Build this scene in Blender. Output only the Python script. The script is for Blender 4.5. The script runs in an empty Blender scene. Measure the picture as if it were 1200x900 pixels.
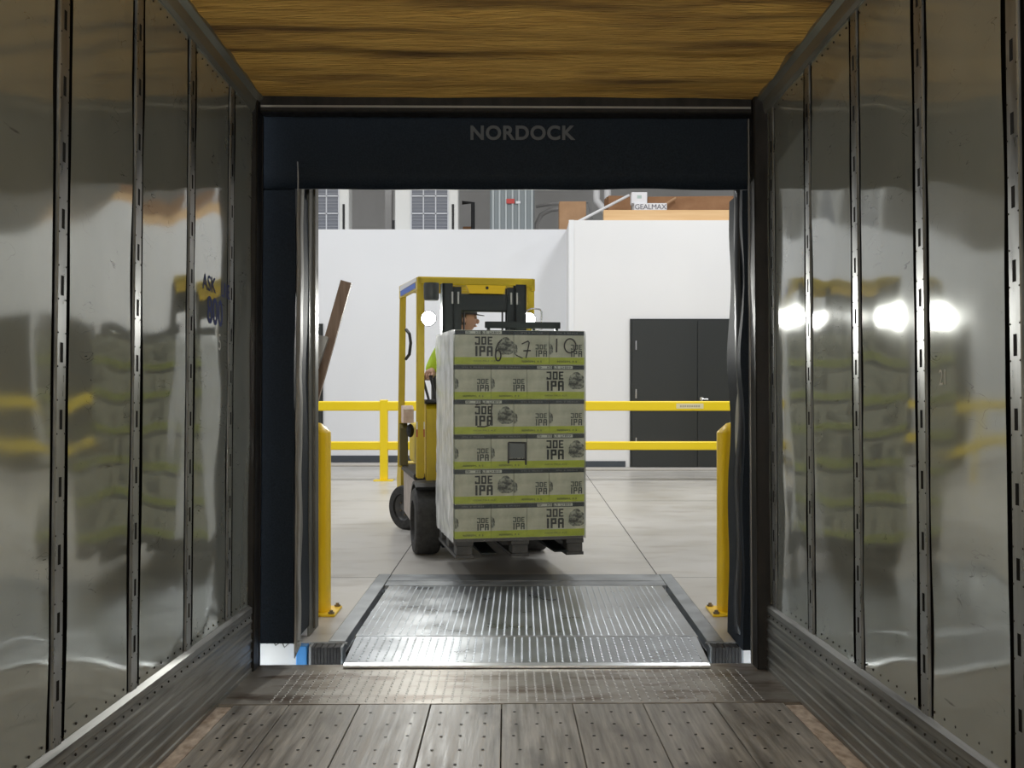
import bpy, bmesh, math, random
from mathutils import Vector, Matrix, noise

random.seed(7)
sc = bpy.context.scene
col = sc.collection
F = 1277.0            # focal length in photo pixels
CAMZ = 1.32           # lens above the dock floor

# ------------------------------------------------------------------ camera
cam = bpy.data.cameras.new('camera')
cam_o = bpy.data.objects.new('camera', cam)
col.objects.link(cam_o)
cam_o.location = (0, 0, CAMZ)
cam_o.rotation_euler = (math.radians(90), 0, 0)
cam.sensor_width = 36.0
cam.lens = 36.0 * F / 1200.0
cam.shift_x = -12.0 / 1200.0
cam.clip_start = 0.02
cam.clip_end = 200
sc.camera = cam_o

# ------------------------------------------------------------------ world, lights, exposure
w = bpy.data.worlds.new('world'); sc.world = w
w.use_nodes = True
bgn = w.node_tree.nodes['Background']
bgn.inputs[0].default_value = (0.80, 0.89, 1.0, 1)
bgn.inputs[1].default_value = 7.0
sc.view_settings.view_transform = 'Standard'
sc.view_settings.look = 'None'
sc.view_settings.gamma = 1.0
sc.view_settings.use_curve_mapping = False
sc.view_settings.exposure = 0.0

def area(name, loc, size, power, color=(0.955, 0.975, 1.0)):
    l = bpy.data.lights.new(name, 'AREA'); l.shape = 'SQUARE'; l.size = size
    l.energy = power; l.color = color
    o = bpy.data.objects.new(name, l); o.location = loc; col.objects.link(o)
    return o
for (lx, ly) in ((-8, 9), (-3.2, 10.5), (3.6, 10.5), (8, 9), (-8, 14), (-2.4, 14), (2.8, 13.6), (8, 14)):
    area('high_bay_light', (lx, ly, 7.3), 0.9, 150)

# ------------------------------------------------------------------ trailer frame of reference
FILL = (-0.02, -2.6, 1.45); FILL_W = 350.0   # added fill lamp behind the lens, trailer frame
TR = (Matrix.Translation((0, 0, CAMZ)) @ Matrix.Rotation(0.0149, 4, 'Z')
      @ Matrix.Rotation(-0.0298, 4, 'X') @ Matrix.Translation((0, 0, -1.2)))
TEND = 5.32
XL, XR = -1.225, 1.265
CEIL = 2.74
YB = -6.0

# ------------------------------------------------------------------ materials
MATS = {}
def mat(name, color, rough=0.5, metal=0.0, emit=None, emit_s=0.0, coat=0.0, ior=1.5):
    if name in MATS: return MATS[name]
    m = bpy.data.materials.new(name); m.use_nodes = True
    b = m.node_tree.nodes['Principled BSDF']
    b.inputs['Base Color'].default_value = (*color, 1)
    b.inputs['Roughness'].default_value = rough
    b.inputs['Metallic'].default_value = metal
    b.inputs['IOR'].default_value = ior
    b.inputs['Coat Weight'].default_value = coat
    if emit:
        b.inputs['Emission Color'].default_value = (*emit, 1)
        b.inputs['Emission Strength'].default_value = emit_s
    MATS[name] = m
    return m

def nodes_of(m):
    nt = m.node_tree
    return nt, nt.nodes, nt.links, nt.nodes['Principled BSDF']

def noisy(name, c1, c2, scale=(5, 5, 5), detail=4, lo=0.35, hi=0.65, rough=0.5, rough2=None, metal=0.0,
          bump=0.0, bscale=None, bdist=0.01, c3=None, s3=None, lo3=0.55, hi3=0.7, coat=0.0, nrough=0.55):
    """two-tone noise colour + optional third patchy tone + optional bump, object coordinates"""
    m = mat(name, c1, rough, metal, coat=coat)
    nt, N, L, b = nodes_of(m)
    tc = N.new('ShaderNodeTexCoord')
    mp = N.new('ShaderNodeMapping'); mp.inputs['Scale'].default_value = scale
    L.new(tc.outputs['Object'], mp.inputs['Vector'])
    nz = N.new('ShaderNodeTexNoise'); nz.inputs['Scale'].default_value = 1; nz.inputs['Detail'].default_value = detail
    nz.inputs['Roughness'].default_value = nrough
    L.new(mp.outputs[0], nz.inputs['Vector'])
    r = N.new('ShaderNodeValToRGB')
    r.color_ramp.elements[0].position = lo; r.color_ramp.elements[0].color = (*c1, 1)
    r.color_ramp.elements[1].position = hi; r.color_ramp.elements[1].color = (*c2, 1)
    L.new(nz.outputs['Fac'], r.inputs['Fac'])
    out = r.outputs['Color']
    if c3:
        mp3 = N.new('ShaderNodeMapping'); mp3.inputs['Scale'].default_value = s3
        L.new(tc.outputs['Object'], mp3.inputs['Vector'])
        n3 = N.new('ShaderNodeTexNoise'); n3.inputs['Scale'].default_value = 1; n3.inputs['Detail'].default_value = 5
        L.new(mp3.outputs[0], n3.inputs['Vector'])
        r3 = N.new('ShaderNodeMapRange'); r3.inputs[1].default_value = lo3; r3.inputs[2].default_value = hi3
        L.new(n3.outputs['Fac'], r3.inputs[0])
        mx = N.new('ShaderNodeMix'); mx.data_type = 'RGBA'
        L.new(r3.outputs[0], mx.inputs[0]); L.new(out, mx.inputs[6]); mx.inputs[7].default_value = (*c3, 1)
        out = mx.outputs[2]
    L.new(out, b.inputs['Base Color'])
    if rough2 is not None:
        rr = N.new('ShaderNodeMapRange'); rr.inputs[1].default_value = lo; rr.inputs[2].default_value = hi
        rr.inputs[3].default_value = rough; rr.inputs[4].default_value = rough2
        L.new(nz.outputs['Fac'], rr.inputs[0]); L.new(rr.outputs[0], b.inputs['Roughness'])
    if bump:
        bp = N.new('ShaderNodeBump'); bp.inputs['Strength'].default_value = bump; bp.inputs['Distance'].default_value = bdist
        if bscale:
            mpb = N.new('ShaderNodeMapping'); mpb.inputs['Scale'].default_value = bscale
            L.new(tc.outputs['Object'], mpb.inputs['Vector'])
            nb = N.new('ShaderNodeTexNoise'); nb.inputs['Scale'].default_value = 1; nb.inputs['Detail'].default_value = 5
            L.new(mpb.outputs[0], nb.inputs['Vector']); L.new(nb.outputs['Fac'], bp.inputs['Height'])
        else:
            L.new(nz.outputs['Fac'], bp.inputs['Height'])
        L.new(bp.outputs[0], b.inputs['Normal'])
    return m

# trailer
M_PANEL = noisy('liner_panel', (0.355, 0.375, 0.335), (0.435, 0.455, 0.41), (1.5, 1.5, 1.2), 5, 0.3, 0.7, 0.05, 0.10,
                metal=0.42, c3=(0.10, 0.095, 0.08), s3=(30, 4, 26), lo3=0.70, hi3=0.80)
M_PANEL.node_tree.nodes['Principled BSDF'].inputs['IOR'].default_value = 1.85
def add_scratches(m):
    nt, N, L, b = nodes_of(m)
    tc = N.new('ShaderNodeTexCoord'); mp = N.new('ShaderNodeMapping'); mp.inputs['Scale'].default_value = (1, 3.0, 8.0); mp.inputs['Rotation'].default_value = (0.25, 0, 0)
    L.new(tc.outputs['Object'], mp.inputs['Vector'])
    n1 = N.new('ShaderNodeTexNoise'); n1.inputs['Scale'].default_value = 1.6; n1.inputs['Detail'].default_value = 2; n1.inputs['Distortion'].default_value = 1.5
    L.new(mp.outputs[0], n1.inputs['Vector'])
    a = N.new('ShaderNodeMath'); a.operation = 'SUBTRACT'; a.inputs[1].default_value = 0.5; L.new(n1.outputs['Fac'], a.inputs[0])
    ab = N.new('ShaderNodeMath'); ab.operation = 'ABSOLUTE'; L.new(a.outputs[0], ab.inputs[0])
    r1 = N.new('ShaderNodeMapRange'); r1.inputs[1].default_value = 0.002; r1.inputs[2].default_value = 0.006; r1.inputs[3].default_value = 1; r1.inputs[4].default_value = 0
    L.new(ab.outputs[0], r1.inputs[0])
    n2 = N.new('ShaderNodeTexNoise'); n2.inputs['Scale'].default_value = 4.5; n2.inputs['Detail'].default_value = 3
    L.new(tc.outputs['Object'], n2.inputs['Vector'])
    r2 = N.new('ShaderNodeMapRange'); r2.inputs[1].default_value = 0.54; r2.inputs[2].default_value = 0.66; L.new(n2.outputs['Fac'], r2.inputs[0])
    mu = N.new('ShaderNodeMath'); mu.operation = 'MULTIPLY'; L.new(r1.outputs[0], mu.inputs[0]); L.new(r2.outputs[0], mu.inputs[1])
    mx = N.new('ShaderNodeMix'); mx.data_type = 'RGBA'
    old = b.inputs['Base Color'].links[0].from_socket
    L.new(mu.outputs[0], mx.inputs[0]); L.new(old, mx.inputs[6]); mx.inputs[7].default_value = (0.09, 0.088, 0.08, 1)
    L.new(mx.outputs[2], b.inputs['Base Color'])
add_scratches(M_PANEL)
M_POST = noisy('post_steel', (0.22, 0.225, 0.215), (0.36, 0.365, 0.35), (20, 20, 5), 4, 0.3, 0.7, 0.25, 0.42, metal=0.75)
M_GAP = mat('dark_gap', (0.010, 0.009, 0.008), 0.8)
M_GAP.node_tree.nodes['Principled BSDF'].inputs['Specular IOR Level'].default_value = 0.1
M_RAIL = noisy('top_rail_aluminium', (0.20, 0.20, 0.17), (0.32, 0.32, 0.28), (9, 2, 9), 4, 0.3, 0.7, 0.30, 0.45, metal=0.55)
M_SCUFF = noisy('scuff_aluminium', (0.17, 0.17, 0.157), (0.33, 0.33, 0.31), (30, 1.2, 45), 5, 0.3, 0.7, 0.30, 0.5,
                metal=0.7, c3=(0.08, 0.078, 0.07), s3=(40, 2.2, 30), lo3=0.52, hi3=0.75)
M_CEIL = noisy('brown_foam', (0.48, 0.245, 0.040), (0.90, 0.56, 0.140), (3, 26, 20), 8, 0.28, 0.72, 0.85, None,
               bump=1.0, bscale=(9, 70, 60), bdist=0.03, c3=(0.20, 0.105, 0.026), s3=(0.9, 5, 5), lo3=0.50, hi3=0.66, nrough=0.7)
M_WOOD = noisy('grey_deck_wood', (0.16, 0.145, 0.12), (0.50, 0.475, 0.43), (34, 1.8, 20), 8, 0.32, 0.70, 0.36, 0.58,
               bump=0.35, bdist=0.004, c3=(0.085, 0.075, 0.062), s3=(6, 1.5, 6), lo3=0.54, hi3=0.76)
M_SILLPLATE = noisy('worn_steel_sill', (0.21, 0.185, 0.15), (0.38, 0.36, 0.325), (6, 6, 6), 6, 0.3, 0.7, 0.36, 0.5,
                    metal=0.55, c3=(0.10, 0.062, 0.035), s3=(3, 8, 3), lo3=0.50, hi3=0.66)
M_LUG = mat('worn_lug_steel', (0.36, 0.345, 0.315), 0.42, 0.6)
M_STRIP = noisy('pale_filler', (0.36, 0.27, 0.20), (0.72, 0.62, 0.52), (30, 14, 30), 5, 0.3, 0.7, 0.85)
M_FRAME = noisy('painted_rear_frame', (0.010, 0.009, 0.008), (0.024, 0.021, 0.018), (18, 18, 6), 5, 0.35, 0.7, 0.40, 0.6)
M_FRAME.node_tree.nodes['Principled BSDF'].inputs['Specular IOR Level'].default_value = 0.18
M_FRAMEGREY = mat('frame_edge_grey', (0.26, 0.25, 0.225), 0.4, 0.5)
M_SCREW = mat('screw_head', (0.022, 0.019, 0.016), 0.5, 0.4)
M_BLUEPRINT = mat('blue_stencil', (0.018, 0.035, 0.19), 0.7)
M_CHALK = mat('chalk_mark', (0.70, 0.70, 0.66), 0.9)
# dock
M_SEAL = noisy('black_seal_fabric', (0.0055, 0.0090, 0.0140), (0.0110, 0.0165, 0.0240), (140, 140, 140), 3, 0.35, 0.65, 0.62, None,
               bump=0.35, bscale=(200, 200, 200), bdist=0.002)
M_SEAL.node_tree.nodes['Principled BSDF'].inputs['Specular IOR Level'].default_value = 0.12
M_FLAP = noisy('worn_flap', (0.10, 0.095, 0.08), (0.30, 0.285, 0.25), (30, 30, 2.5), 5, 0.35, 0.7, 0.55)
M_SEALTEXT = mat('grey_seal_print', (0.085, 0.09, 0.095), 0.7)
M_JAMB = noisy('door_track', (0.055, 0.052, 0.042), (0.12, 0.115, 0.095), (20, 20, 4), 4, 0.35, 0.7, 0.45, metal=0.4)
M_LEVEL = noisy('galvanised_plate', (0.30, 0.32, 0.34), (0.46, 0.48, 0.50), (4, 4, 4), 6, 0.3, 0.7, 0.25, 0.38, metal=0.85)
M_LEVLUG = mat('lug_steel', (0.46, 0.49, 0.51), 0.36, 0.85)
M_CURB = noisy('curb_steel', (0.20, 0.215, 0.225), (0.34, 0.355, 0.365), (6, 6, 6), 5, 0.3, 0.7, 0.4, 0.55, metal=0.5)
M_RUBBER = noisy('bumper_rubber', (0.012, 0.011, 0.011), (0.03, 0.028, 0.026), (40, 40, 40), 3, 0.35, 0.65, 0.7)
M_CONC = noisy('polished_concrete', (0.44, 0.42, 0.385), (0.55, 0.53, 0.495), (1.1, 1.1, 1.1), 7, 0.30, 0.70, 0.28, 0.42,
               c3=(0.40, 0.37, 0.33), s3=(2.2, 5, 2), lo3=0.52, hi3=0.72)
M_CURBCONC = mat('wall_curb', (0.50, 0.47, 0.43), 0.7)
M_JOINT = mat('joint_sealant', (0.07, 0.065, 0.06), 0.7)
M_EXT = mat('outdoor_concrete', (0.86, 0.86, 0.84), 0.85)
M_BLUE = mat('blue_paint', (0.05, 0.22, 0.50), 0.4)
M_YEL = noisy('safety_yellow', (0.88, 0.56, 0.004), (0.94, 0.63, 0.008), (4, 4, 3), 4, 0.3, 0.7, 0.32, 0.42, coat=0.15)
M_RAILYEL = mat('rail_yellow', (0.95, 0.70, 0.008), 0.38)
M_BOLT = mat('bolt_steel', (0.20, 0.16, 0.10), 0.45, 0.6)
# warehouse
M_WHITE = noisy('white_wall', (0.80, 0.815, 0.845), (0.84, 0.85, 0.875), (0.5, 0.5, 0.3), 3, 0.3, 0.7, 0.55)
M_WHITE2 = noisy('white_wall_warm', (0.82, 0.82, 0.825), (0.86, 0.855, 0.85), (0.5, 0.5, 0.3), 3, 0.3, 0.7, 0.55)
M_WHITETRIM = mat('white_trim', (0.86, 0.87, 0.88), 0.5)
M_BASE = mat('dark_baseboard', (0.055, 0.065, 0.08), 0.5)
M_DOOR = mat('charcoal_door', (0.030, 0.033, 0.032), 0.38)
M_DOORTRIM = mat('door_frame_dark', (0.022, 0.025, 0.025), 0.45)
M_CHROME = mat('bright_metal', (0.75, 0.75, 0.76), 0.25, 0.9)
M_GREYWALL = noisy('grey_far_wall', (0.38, 0.37, 0.355), (0.48, 0.47, 0.455), (0.6, 0.6, 0.5), 4, 0.3, 0.7, 0.8)
M_ROOF = mat('warehouse_roof', (0.55, 0.55, 0.55), 0.8)
M_AC = mat('ac_cream', (0.80, 0.80, 0.77), 0.45)
M_ACDARK = mat('ac_coil', (0.19, 0.20, 0.23), 0.6)
M_ACWIRE = mat('ac_wire', (0.66, 0.67, 0.70), 0.5)
M_BLACK = mat('black_plastic', (0.012, 0.012, 0.013), 0.45)
M_GALV = mat('pale_grey_metal', (0.26, 0.29, 0.30), 0.45, 0.3)
M_GALVRIB = mat('pale_grey_rib', (0.50, 0.54, 0.55), 0.45, 0.3)
M_RED = mat('red_badge', (0.55, 0.07, 0.06), 0.5)
M_CARD = noisy('cardboard', (0.40, 0.235, 0.125), (0.48, 0.29, 0.16), (6, 6, 6), 4, 0.3, 0.7, 0.8)
M_CARD2 = noisy('brown_cardboard', (0.26, 0.125, 0.055), (0.36, 0.19, 0.09), (3, 3, 6), 4, 0.3, 0.7, 0.8)
M_TIMBER = noisy('pine_board', (0.70, 0.43, 0.20), (0.80, 0.54, 0.28), (1.2, 10, 18), 5, 0.3, 0.7, 0.6)
M_PVC = mat('white_pipe', (0.78, 0.78, 0.78), 0.4)
M_WHITEBOX = mat('white_carton', (0.80, 0.80, 0.82), 0.6)
M_INK = mat('grey_ink', (0.09, 0.09, 0.12), 0.7)
M_PLANK = noisy('brown_plank', (0.17, 0.11, 0.075), (0.28, 0.195, 0.14), (40, 40, 3), 5, 0.3, 0.7, 0.65)
M_ANGLE = noisy('grey_angle', (0.26, 0.25, 0.23), (0.38, 0.37, 0.35), (12, 12, 4), 4, 0.3, 0.7, 0.5, metal=0.3)
# load
M_CARTON = noisy('carton_print', (0.36, 0.385, 0.295), (0.58, 0.605, 0.49), (9, 9, 11), 5, 0.3, 0.7, 0.45)
M_BAND = mat('carton_band', (0.014, 0.026, 0.032), 0.42)
M_LIME = noisy('carton_lime', (0.33, 0.41, 0.028), (0.44, 0.53, 0.055), (14, 14, 20), 3, 0.3, 0.7, 0.42)
M_LETTER = mat('carton_ink', (0.010, 0.018, 0.017), 0.5)
M_LETTER2 = mat('carton_ink_soft', (0.06, 0.08, 0.066), 0.5)
M_PALE = mat('carton_pale_strip', (0.52, 0.56, 0.50), 0.5)
M_PICT = noisy('carton_picture', (0.035, 0.045, 0.038), (0.34, 0.37, 0.30), (30, 30, 34), 3, 0.42, 0.62, 0.5)
M_MARKER = mat('marker_ink', (0.008, 0.009, 0.009), 0.5)
M_PALLET = noisy('dark_pallet', (0.045, 0.045, 0.045), (0.09, 0.09, 0.088), (8, 8, 20), 4, 0.3, 0.7, 0.6)
def film_mat():
    m = bpy.data.materials.new('stretch_film'); m.use_nodes = True
    nt, N, L, b = nodes_of(m)
    b.inputs['Base Color'].default_value = (0.86, 0.88, 0.88, 1); b.inputs['Roughness'].default_value = 0.22
    b.inputs['Transmission Weight'].default_value = 0.0
    tr = N.new('ShaderNodeBsdfTransparent'); mx = N.new('ShaderNodeMixShader')
    tc = N.new('ShaderNodeTexCoord'); mp = N.new('ShaderNodeMapping'); mp.inputs['Scale'].default_value = (7, 7, 3)
    nz = N.new('ShaderNodeTexNoise'); nz.inputs['Scale'].default_value = 1; nz.inputs['Detail'].default_value = 5
    L.new(tc.outputs['Object'], mp.inputs['Vector']); L.new(mp.outputs[0], nz.inputs['Vector'])
    bp = N.new('ShaderNodeBump'); bp.inputs['Strength'].default_value = 0.5; bp.inputs['Distance'].default_value = 0.03
    L.new(nz.outputs['Fac'], bp.inputs['Height']); L.new(bp.outputs[0], b.inputs['Normal'])
    mr = N.new('ShaderNodeMapRange'); mr.inputs[1].default_value = 0.35; mr.inputs[2].default_value = 0.7
    mr.inputs[3].default_value = FILM0; mr.inputs[4].default_value = FILM1
    L.new(nz.outputs['Fac'], mr.inputs[0]); L.new(mr.outputs[0], mx.inputs[0])
    L.new(tr.outputs[0], mx.inputs[1]); L.new(b.outputs[0], mx.inputs[2])
    L.new(mx.outputs[0], N['Material Output'].inputs[0])
    return m
FILM0, FILM1 = 0.03, 0.08
M_FILM = film_mat()
FILM0, FILM1 = 0.60, 0.92  # side sheets whitened, the bright reflection is put into the film colour
M_FILMSIDE_LIT = film_mat()
# forklift
M_FY = noisy('forklift_yellow', (0.56, 0.40, 0.008), (0.68, 0.50, 0.014), (7, 7, 5), 4, 0.3, 0.7, 0.35, 0.5)
M_FDARK = mat('mast_steel', (0.022, 0.028, 0.030), 0.42, 0.4)
M_FBLACK = mat('forklift_black', (0.010, 0.010, 0.011), 0.5)
M_TYRE = noisy('tyre_rubber', (0.018, 0.018, 0.018), (0.045, 0.044, 0.042), (30, 30, 30), 4, 0.3, 0.7, 0.75)
M_RIM = mat('rim_grey', (0.10, 0.10, 0.10), 0.5, 0.3)
M_TAUPE = noisy('dusty_panel', (0.34, 0.29, 0.255), (0.48, 0.42, 0.38), (8, 8, 8), 4, 0.3, 0.7, 0.6)
M_LAMP = mat('lamp_lens', (1, 1, 1), 0.2, 0, (1.0, 1.0, 0.97), 60.0)
M_STICKW = mat('white_sticker', (0.75, 0.75, 0.76), 0.5)
M_STICKB = mat('blue_sticker', (0.06, 0.15, 0.55), 0.5)
M_PINK = noisy('pale_pink_pouch', (0.62, 0.44, 0.38), (0.80, 0.68, 0.60), (20, 20, 20), 3, 0.3, 0.7, 0.6)
M_SEAT = mat('seat_vinyl', (0.02, 0.02, 0.022), 0.5)
M_SKIN = mat('skin', (0.52, 0.31, 0.22), 0.5)
M_HIVIS = mat('hi_vis_lime', (0.50, 0.72, 0.03), 0.7)
M_TROUSER = mat('dark_trousers', (0.025, 0.03, 0.045), 0.8)
M_HAIR = mat('brown_hair', (0.075, 0.045, 0.028), 0.7)
M_BOOT = mat('boot_leather', (0.03, 0.02, 0.014), 0.6)

# ------------------------------------------------------------------ mesh builder
class MB:
    def __init__(s): s.bm = bmesh.new()
    def box(s, x0, x1, y0, y1, z0, z1, bev=0.0, M=None, seg=1):
        r = bmesh.ops.create_cube(s.bm, size=1.0)
        vs = r['verts']
        for v in vs:
            v.co = Vector(((x0 + x1) / 2 + v.co.x * (x1 - x0), (y0 + y1) / 2 + v.co.y * (y1 - y0), (z0 + z1) / 2 + v.co.z * (z1 - z0)))
        if bev:
            es = list({e for v in vs for e in v.link_edges})
            rb = bmesh.ops.bevel(s.bm, geom=es, offset=bev, segments=seg, affect='EDGES', profile=0.5)
            vs = list({v for f in rb['faces'] for v in f.verts} | {v for v in vs if v.is_valid})
        if M is not None:
            for v in vs: v.co = M @ v.co
        return s
    def poly(s, pts):
        vs = [s.bm.verts.new(p) for p in pts]
        return s.bm.faces.new(vs)
    def prism(s, pts, d):
        """polygon pts (3D, planar) extruded by vector d"""
        d = Vector(d)
        a = [s.bm.verts.new(p) for p in pts]; b = [s.bm.verts.new(Vector(p) + d) for p in pts]
        n = len(pts)
        s.bm.faces.new(a[::-1]); s.bm.faces.new(b)
        for i in range(n): s.bm.faces.new((a[i], a[(i + 1) % n], b[(i + 1) % n], b[i]))
        return s
    def tube(s, pts, r, n=10, closed=False):
        pts = [Vector(p) for p in pts]
        rs = r if isinstance(r, (list, tuple)) else [r] * len(pts)
        rings = []; prev = None
        for i, p in enumerate(pts):
            a = pts[i - 1] if i > 0 else (pts[-1] if closed else p)
            c = pts[i + 1] if i < len(pts) - 1 else (pts[0] if closed else p)
            t = (c - a).normalized()
            if prev is None:
                u = t.orthogonal().normalized()
            else:
                u = prev - t * prev.dot(t)
                u = u.normalized() if u.length > 1e-6 else t.orthogonal().normalized()
            prev = u; v = t.cross(u)
            rings.append([s.bm.verts.new(p + (u * math.cos(2 * math.pi * k / n) + v * math.sin(2 * math.pi * k / n)) * rs[i]) for k in range(n)])
        m = len(rings)
        for i in range(m if closed else m - 1):
            A, B = rings[i], rings[(i + 1) % m]
            for k in range(n): s.bm.faces.new((A[k], A[(k + 1) % n], B[(k + 1) % n], B[k]))
        if not closed:
            s.bm.faces.new(rings[0][::-1]); s.bm.faces.new(rings[-1])
        return s
    def lathe(s, prof, M=None, n=28):
        """profile of (r, z) about local Z; M places it"""
        M = M or Matrix()
        rings = []
        for (r, z) in prof:
            if r < 1e-6: rings.append([s.bm.verts.new(M @ Vector((0, 0, z)))])
            else: rings.append([s.bm.verts.new(M @ Vector((r * math.cos(2 * math.pi * k / n), r * math.sin(2 * math.pi * k / n), z))) for k in range(n)])
        for A, B in zip(rings, rings[1:]):
            if len(A) == 1 and len(B) == 1: continue
            for k in range(n):
                k2 = (k + 1) % n
                if len(A) == 1: s.bm.faces.new((A[0], B[k2], B[k]))
                elif len(B) == 1: s.bm.faces.new((A[k], A[k2], B[0]))
                else: s.bm.faces.new((A[k], A[k2], B[k2], B[k]))
        return s
    def sphere(s, c, r, n=16):
        if not isinstance(r, (tuple, list)): r = (r, r, r)
        q = bmesh.ops.create_uvsphere(s.bm, u_segments=n, v_segments=max(6, n // 2), radius=1.0)
        for v in q['verts']: v.co = Vector((c[0] + v.co.x * r[0], c[1] + v.co.y * r[1], c[2] + v.co.z * r[2]))
        return s
    def mesh(s, name, m, smooth=False, ang=0.6):
        bmesh.ops.recalc_face_normals(s.bm, faces=s.bm.faces[:])
        me = bpy.data.meshes.new(name); s.bm.to_mesh(me); s.bm.free()
        me.materials.append(m)
        if smooth:
            me.shade_smooth()
            if ang: me.set_sharp_from_angle(angle=ang)
        return me
    def build(s, name, m, parent=None, smooth=False, ang=0.6, mw=None):
        return link(name, s.mesh(name, m, smooth, ang), parent, mw)

def link(name, me, parent=None, mw=None):
    o = bpy.data.objects.new(name, me); col.objects.link(o)
    if parent is not None: o.parent = parent
    if mw is not None: o.matrix_world = mw if parent is None else o.matrix_world
    if mw is not None and parent is not None: o.matrix_local = mw
    return o

def tag(o, label=None, cat=None, group=None, kind=None):
    if label: o['label'] = label
    if cat: o['category'] = cat
    if group: o['group'] = group
    if kind: o['kind'] = kind
    return o
def empty(name, loc=(0, 0, 0), rz=0.0, mw=None):
    o = bpy.data.objects.new(name, None); col.objects.link(o)
    o.empty_display_size = 0.1
    if mw is not None: o.matrix_world = mw
    else:
        o.location = loc; o.rotation_euler = (0, 0, rz)
    return o
def struct(o): o['kind'] = 'structure'; return o

def text_mesh(name, body, size, m, parent, M, extrude=0.0005, space=1.0, sx=1.0, bold=0.0):
    cu = bpy.data.curves.new(name, 'FONT'); cu.body = body; cu.size = size; cu.extrude = extrude
    cu.space_character = space + (0.06 if bold else 0); cu.offset = bold; cu.align_x = 'CENTER'; cu.align_y = 'CENTER'
    to = bpy.data.objects.new(name + '_tmp', cu); col.objects.link(to)
    dg = bpy.context.evaluated_depsgraph_get()
    me = bpy.data.meshes.new_from_object(to.evaluated_get(dg))
    bpy.data.objects.remove(to); bpy.data.curves.remove(cu)
    for v in me.vertices: v.co.x *= sx
    me.materials.clear(); me.materials.append(m)
    return link(name, me, parent, M)

def px(x, y, Y):
    """photo pixel -> point at distance Y (building frame)"""
    return Vector(((x - 612.0) * Y / F, Y, CAMZ + (450.0 - y) * Y / F))

# ================================================================== TRAILER
# ---- floor
fl = struct(MB().box(XL - 0.05, XR + 0.05, YB, TEND - 0.02, -0.14, -0.022).build('floor', M_GAP, mw=TR))
seams = [-1.135] + [-0.905 + 0.2955 * k for k in range(7)] + [1.165]
WOODY = 4.59
for a, b in zip(seams, seams[1:]):
    dz = random.uniform(-0.0012, 0.0012)
    MB().box(a + 0.002, b - 0.002, YB, WOODY, -0.021, dz, bev=0.002).build('plank', M_WOOD, fl)
for a, b in ((XL, -1.138), (1.168, XR)):
    MB().box(a, b, YB, WOODY - 0.02, -0.02, -0.004).build('filler_strip', M_STRIP, fl)
scr = MB()
for a, b in zip(seams, seams[1:]):
    for r in range(22):
        y = 4.455 - 0.163 * r
        for k in range(3):
            x = a + (b - a) * (0.2 + 0.3 * k) + random.uniform(-0.012, 0.012)
            scr.lathe([(0, 0.0022), (0.0055, 0.0022), (0.0065, 0.001)], Matrix.Translation((x, y + random.uniform(-0.012, 0.012), 0)), 7)
tag(scr.build('screw_heads', M_SCREW, fl), kind='stuff')
MB().box(XL, XR, WOODY + 0.003, TEND, -0.12, 0.001, bev=0.003).build('steel_sill', M_SILLPLATE, fl)
def lugs(x0, x1, y0, y1, pitch, zf, L=0.014, W=0.0062, H=0.0018, ry=0.62):
    m = MB(); py = pitch * ry; ny = int((y1 - y0) / py); nx = int((x1 - x0) / pitch)
    for j in range(ny + 1):
        for i in range(nx + 1):
            cx, cy = x0 + i * pitch, y0 + j * py
            if (i + j) % 2: ux, uy = 0.35, 0.94
            else: ux, uy = -0.35, 0.94
            lx, ly, wx, wy = ux * L, uy * L, -uy * W, ux * W
            z = zf(cx, cy); zt = z + H
            b = [m.bm.verts.new(p) for p in ((cx - lx, cy - ly, z), (cx + wx, cy + wy, z), (cx + lx, cy + ly, z), (cx - wx, cy - wy, z))]
            t = [m.bm.verts.new((cx + q[0] * 0.5, cy + q[1] * 0.5, zt)) for q in ((-lx, -ly), (wx, wy), (lx, ly), (-wx, -wy))]
            m.bm.faces.new(t)
            for k in range(4): m.bm.faces.new((b[k], b[(k + 1) % 4], t[(k + 1) % 4], t[k]))
    return m
tag(lugs(-0.99, 1.10, 4.635, 5.20, 0.04, lambda x, y: 0.001, 0.0125, 0.0065, 0.0018, 0.80).build('tread_lugs', M_LUG, fl), kind='stuff')

# ---- ceiling
m = MB()
nx, ny = 40, 90
grid = []
for j in range(ny + 1):
    row = []
    for i in range(nx + 1):
        x = XL + 0.02 + (XR - XL - 0.04) * i / nx; y = 0.0 + (TEND - 0.02) * j / ny
        d = 0.018 * noise.noise((x * 0.9, y * 5.0, 3.1)) + 0.008 * noise.noise((x * 3, y * 17, 7.7))
        d += -0.02 * math.exp(-((y - 4.62 - 0.04 * noise.noise((x * 1.5, 0, 9))) / 0.05) ** 2) * (-1)
        row.append(m.bm.verts.new((x, y, CEIL + d)))
    grid.append(row)
for j in range(ny):
    for i in range(nx): m.bm.faces.new((grid[j][i], grid[j][i + 1], grid[j + 1][i + 1], grid[j + 1][i]))
m.box(XL, XR, YB, TEND, CEIL + 0.05, CEIL + 0.12)
m.box(XL, XR, YB, 0.0, CEIL, CEIL + 0.05)
ce = struct(m.build('ceiling', M_CEIL, smooth=True, mw=TR))

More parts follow.
